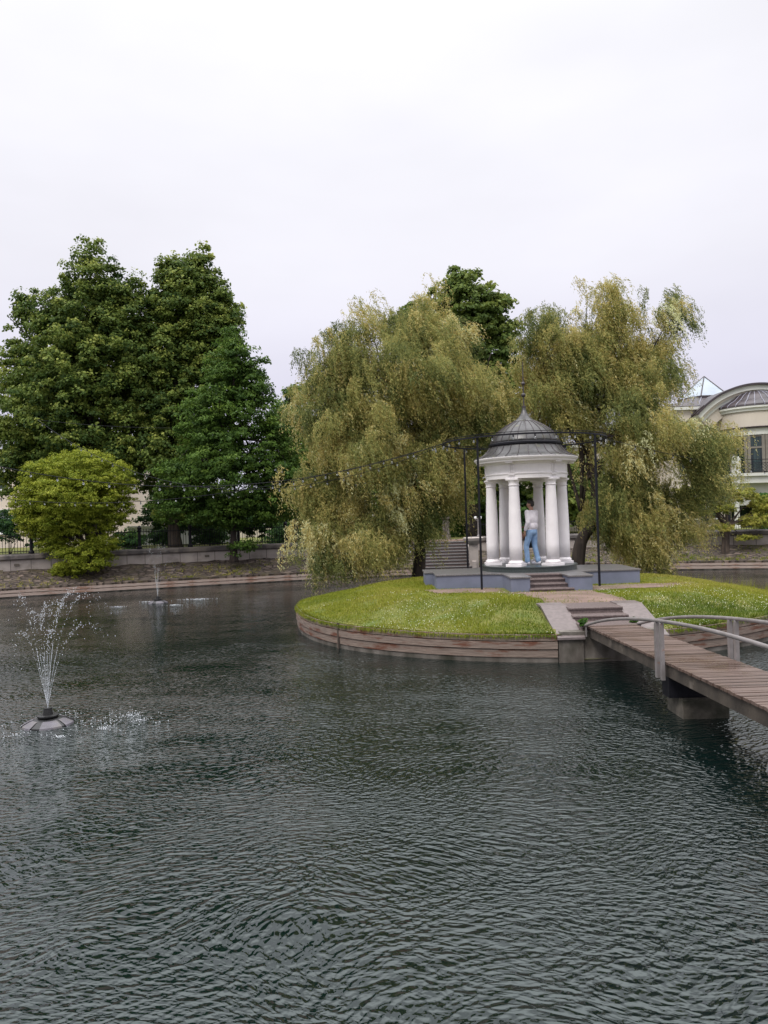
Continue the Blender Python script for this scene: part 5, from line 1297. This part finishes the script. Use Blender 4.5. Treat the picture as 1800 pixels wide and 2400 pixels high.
def hand(w, dirv, side, palm_n):
    """fingers from wrist w pointing dirv; palm normal palm_n; side = thumb direction"""
    w = Vector(w); d = Vector(dirv).normalized(); n = Vector(palm_n).normalized(); t = Vector(side).normalized(); P = []
    for s_ in (-.5, 0, .5): P.append(('c', w + t * .022 * s_, .016, w + d * .085 + t * .055 * s_, .0145))
    for i, (s_, L_) in enumerate(((.033, .072), (.011, .082), (-.011, .076), (-.033, .060))):
        a = w + d * .088 + t * s_; b = a + d * L_ * .45 + n * .008; c = b + d * L_ * .33 + n * .018; e_ = c + d * L_ * .16 + n * .018
        P += [('c', a, .0095, b, .0088), ('c', b, .0088, c, .008), ('c', c, .008, e_, .0068)]
    a = w + d * .02 + t * .028; b = a + d * .035 + t * .028 + n * .01; c = b + d * .03 + t * .008 + n * .012
    P += [('c', a, .013, b, .0105), ('c', b, .0105, c, .0085)]
    return P

def person(loc, facing, J, build, label, group=None):
    root = empty('person', loc, label, 'person', group); root.rotation_euler = (0, 0, facing)
    return root

def head_parts(hc, yaw=0.0, sc=1.0):
    Rm = Matrix.Rotation(yaw, 4, 'Z'); hc = Vector(hc); f = lambda x, y, z: hc + (Rm @ Vector((x, y, z))) * sc
    P = [('e', f(0, -.005, .02), (.076 * sc, .094 * sc, .095 * sc), Rm), ('e', f(0, .018, -.045), (.056 * sc, .066 * sc, .062 * sc), Rm), ('e', f(0, .055, -.085), (.024 * sc, .022 * sc, .02 * sc), Rm),
         ('c', f(0, .088, .012), .010 * sc, f(0, .108, -.022), .013 * sc), ('e', f(0, .085, .03), (.045 * sc, .012 * sc, .012 * sc), Rm),
         ('c', f(-.018, .083, -.055), .0085 * sc, f(.018, .083, -.055), .0085 * sc),
         ('e', f(-.078, 0, -.01), (.01 * sc, .018 * sc, .03 * sc), Rm), ('e', f(.078, 0, -.01), (.01 * sc, .018 * sc, .03 * sc), Rm),
         ('c', f(-.045, .06, -.02), .018 * sc, f(-.035, .068, -.03), .016 * sc), ('c', f(.045, .06, -.02), .018 * sc, f(.035, .068, -.03), .016 * sc)]
    return P, f

def eyes(f, root_body, sc=1.0):
    for s_ in (-1, 1):
        q = MB().ball(tuple(f(s_ * .031, .078, .008)), .0115, 8, 6); e1 = q.build('eye', M['whitecloth'], None, True); e1.parent = root_body
        q = MB().ball(tuple(f(s_ * .031, .0865, .008)), .0055, 8, 6); e2 = q.build('iris', M['hair'], None, True); e2.parent = e1

# --- man: local +Y forward, +X right
mx, my = at(1249, 1320, 21.75).x, 21.75
man = empty('person', (mx, my, FZ), 'man in a pale sweatshirt and light blue jeans standing inside the gazebo', 'person')
man.rotation_euler = (0, 0, R(46))
head_c = (-.01, .02, 1.70); hyaw = R(20)
lh, lk, la = (-.095, 0, .93), (-.11, .13, .53), (-.115, .10, .10)
rh, rk, ra_ = (.095, 0, .93), (.12, .0, .52), (.145, -.08, .10)
ls_, le, lw_ = (-.205, .0, 1.475), (-.265, -.05, 1.20), (-.245, .065, .965)
rs_, re_, rw_ = (.205, .0, 1.475), (.255, .03, 1.20), (.215, .17, 1.0)
hp, hf = head_parts(head_c, hyaw)
body = [('e', (0, 0, 1.30), (.165, .105, .22)), ('e', (0, .0, 1.02), (.15, .11, .16)), ('c', (-.16, 0, 1.47), .05, (.16, 0, 1.47), .05), ('c', (0, .0, 1.47), .06, (0, .01, 1.62), .06),
        ('c', lh, .085, lk, .058), ('c', lk, .055, la, .036), ('c', rh, .085, rk, .058), ('c', rk, .055, ra_, .036),
        ('c', la, .036, (la[0], la[1] + .14, .04), .03), ('c', ra_, .036, (ra_[0], ra_[1] + .14, .04), .03),
        ('c', ls_, .05, le, .04), ('c', le, .038, lw_, .026), ('c', rs_, .05, re_, .04), ('c', re_, .038, rw_, .026)] + hp
body += hand(lw_, (.0, .18, -1), (.3, .9, .1), (.9, 0, -.1)) + hand(rw_, (0, .3, -1), (-.3, .9, .1), (-.9, 0, -.1))
b_ = blob('body', body, M['skin'], man, .0065, 3)
eyes(hf, b_)
blob('sweatshirt', [('e', (0, -.015, 1.31), (.215, .16, .24)), ('e', (0, -.01, 1.10), (.205, .155, .17)), ('c', (-.165, -.005, 1.455), .068, (.165, -.005, 1.455), .068), ('e', (0, -.01, 1.50), (.085, .075, .045)),
     ('c', (-.10, 0, .97), .085, (.10, 0, .97), .085), ('c', ls_, .078, le, .062), ('c', le, .062, (lw_[0], lw_[1] - .01, lw_[2] + .03), .045), ('c', rs_, .078, re_, .062), ('c', re_, .062, (rw_[0], rw_[1] - .01, rw_[2] + .03), .045)], M['sweat'], man, .01, 5)
blob('jeans', [('e', (0, -.02, .93), (.165, .125, .12)), ('c', lh, .105, lk, .076), ('c', lk, .076, (la[0], la[1] - .005, .12), .068), ('c', rh, .105, rk, .076), ('c', rk, .076, (ra_[0], ra_[1] - .005, .12), .068),
     ('c', (la[0], la[1], .17), .073, (la[0], la[1], .11), .074), ('c', (ra_[0], ra_[1], .17), .073, (ra_[0], ra_[1], .11), .074)], M['jeans'], man, .01, 4)
Rh = Matrix.Rotation(hyaw, 4, 'Z')
blob('hair', [('e', hf(0, -.012, .045), (.083, .098, .082), Rh), ('e', hf(0, -.045, .0), (.078, .065, .075), Rh), ('c', hf(-.045, .055, .095), .03, hf(.045, .055, .095), .03)], M['hair'], man, .008, 3)
for a_ in (la, ra_):
    s_ = blob('shoe', [('c', (a_[0], a_[1] - .04, .05), .045, (a_[0], a_[1] + .12, .045), .042), ('e', (a_[0], a_[1] + .15, .04), (.048, .065, .035)), ('c', (a_[0], a_[1] - .02, .10), .042, (a_[0], a_[1], .06), .05)], M['sneaker'], man, .007, 3)
    q = MB().box(a_[0] - .045, a_[0] + .045, a_[1] - .08, a_[1] + .2, .003, .022).build('sole', M['sole'], None, bevel=.01); q.parent = s_

# --- woman
wx, wy = at(1214, 1320, 22.2).x, 22.2
wm = empty('person', (wx, wy, FZ), 'person in dark top and black skirt half hidden by a gazebo column', 'person'); wm.rotation_euler = (0, 0, R(-95))
hp, hf = head_parts((0, .02, 1.49), 0, .95)
lk, la, rk, ra_ = (-.09, .04, .48), (-.09, .02, .09), (.09, .0, .48), (.09, -.06, .09)
lw2, rw2 = (-.22, .20, 1.05), (.20, .14, .86)
wbod = [('e', (0, 0, 1.15), (.135, .095, .18)), ('e', (0, 0, .92), (.15, .11, .13)), ('c', (-.13, 0, 1.29), .045, (.13, 0, 1.29), .045), ('c', (0, 0, 1.3), .05, (0, .015, 1.42), .043),
        ('c', (-.085, 0, .88), .085, lk, .05), ('c', lk, .05, la, .032), ('c', (.085, 0, .88), .085, rk, .05), ('c', rk, .05, ra_, .032), ('c', la, .032, (-.09, .15, .035), .026), ('c', ra_, .032, (.09, .08, .035), .026),
        ('c', (-.17, 0, 1.29), .042, (-.21, 0, 1.05), .034), ('c', (-.21, 0, 1.05), .034, lw2, .023), ('c', (.17, 0, 1.29), .042, (.2, .02, 1.05), .034), ('c', (.2, .02, 1.05), .034, rw2, .023)] + hp
wbod += hand(lw2, (.1, .9, -.2), (.2, .1, 1), (0, 0, -1)) + hand(rw2, (0, .3, -1), (-.3, .9, 0), (-.9, 0, 0))
b_ = blob('body', wbod, M['skin_tan'], wm, .0065, 3); eyes(hf, b_)
blob('top', [('e', (0, 0, 1.15), (.155, .115, .19)), ('c', (-.14, 0, 1.28), .056, (.14, 0, 1.28), .056), ('c', (-.17, 0, 1.29), .055, (-.205, 0, 1.12), .05), ('c', (.17, 0, 1.29), .055, (.195, .02, 1.12), .05), ('e', (0, 0, 1.02), (.15, .115, .08))], M['patterned'], wm, .01, 4)
q = MB().lathe([(.13, .99), (.16, .92), (.185, .8), (.2, .6), (.205, .54), (.0, .56)], (0, 0), 24, True, False); q.v = [(a, b * .75, c) for a, b, c in q.v]; o = q.build('skirt', M['blackcloth'], None, True); o.parent = wm
blob('hair', [('e', hf(0, -.012, .035), (.082, .097, .085), Matrix.Identity(4)), ('e', hf(0, -.07, -.06), (.065, .05, .13), Matrix.Identity(4))], M['hair'], wm, .009, 3)
for a_ in (la, ra_):
    blob('shoe', [('c', (a_[0], a_[1] - .03, .035), .034, (a_[0], a_[1] + .11, .03), .03), ('e', (a_[0], a_[1] + .13, .028), (.036, .05, .025))], M['sneaker'], wm, .008, 2)
# handbag held by the woman
hbx = at(1241, 1272, 21.98); hbg = empty('handbag', (hbx.x, hbx.y, FZ + .5), 'small black handbag hanging between the two people in the gazebo', 'bag')
MB().box(hbx.x - .12, hbx.x + .12, hbx.y - .04, hbx.y + .04, FZ + .46, FZ + .66).build('bag_body', M['blackcloth'], hbg, bevel=.015)
MB().tube([(hbx.x - .09, hbx.y, FZ + .65), (hbx.x - .08, hbx.y, FZ + .8), (hbx.x, hbx.y, FZ + .86), (hbx.x + .08, hbx.y, FZ + .8), (hbx.x + .09, hbx.y, FZ + .65)], .008, 6).build('strap', M['blackcloth'], hbg)
# --- far walker
fx = at(1656, 1245, 43.4); fp = empty('person', (fx.x, fx.y, 1.585), 'person in a white top and black trousers on the walk behind the right wall', 'person'); fp.rotation_euler = (0, 0, R(-70))
hp, hf = head_parts((0, .03, 1.62))
lk, la, rk, ra_ = (-.09, .12, .5), (-.09, .16, .09), (.09, -.02, .5), (.09, -.2, .10)
b_ = blob('body', [('e', (0, 0, 1.27), (.16, .105, .2)), ('e', (0, 0, 1.0), (.15, .11, .14)), ('c', (-.15, 0, 1.42), .05, (.15, 0, 1.42), .05), ('c', (0, 0, 1.42), .055, (0, .02, 1.55), .05), ('c', (-.09, 0, .93), .085, lk, .055), ('c', lk, .055, la, .035), ('c', (.09, 0, .93), .085, rk, .055), ('c', rk, .055, ra_, .035),
     ('c', la, .035, (-.09, .29, .04), .03), ('c', ra_, .035, (.09, -.07, .04), .03), ('c', (-.19, 0, 1.41), .048, (-.23, -.03, 1.15), .038), ('c', (-.23, -.03, 1.15), .036, (-.22, .08, .93), .025), ('c', (.19, 0, 1.41), .048, (.23, .0, 1.15), .038), ('c', (.23, 0, 1.15), .036, (.22, .14, .95), .025)] + hp + hand((-.22, .08, .93), (0, .2, -1), (.3, .9, 0), (.9, 0, 0)) + hand((.22, .14, .95), (0, .3, -1), (-.3, .9, 0), (-.9, 0, 0)), M['skin'], fp, .008, 3)
blob('shirt', [('e', (0, 0, 1.26), (.185, .13, .23)), ('e', (0, 0, 1.05), (.17, .125, .12)), ('c', (-.15, 0, 1.41), .062, (.15, 0, 1.41), .062), ('c', (-.19, 0, 1.41), .062, (-.23, -.03, 1.2), .055), ('c', (.19, 0, 1.41), .062, (.23, 0, 1.2), .055)], M['whitecloth'], fp, .012, 4)
blob('trousers', [('e', (0, 0, .95), (.16, .12, .12)), ('c', (-.09, 0, .93), .1, lk, .08), ('c', lk, .08, (-.09, .16, .13), .07), ('c', (.09, 0, .93), .1, rk, .08), ('c', rk, .08, (.09, -.2, .13), .07)], M['blackcloth'], fp, .012, 4)
blob('hair', [('e', hf(0, -.012, .04), (.083, .098, .085))], M['hair'], fp, .01, 2)
for a_ in (la, ra_): blob('shoe', [('c', (a_[0], a_[1] - .03, .045), .042, (a_[0], a_[1] + .13, .04), .04)], M['blackcloth'], fp, .01, 2)

print('objects', len(bpy.data.objects))
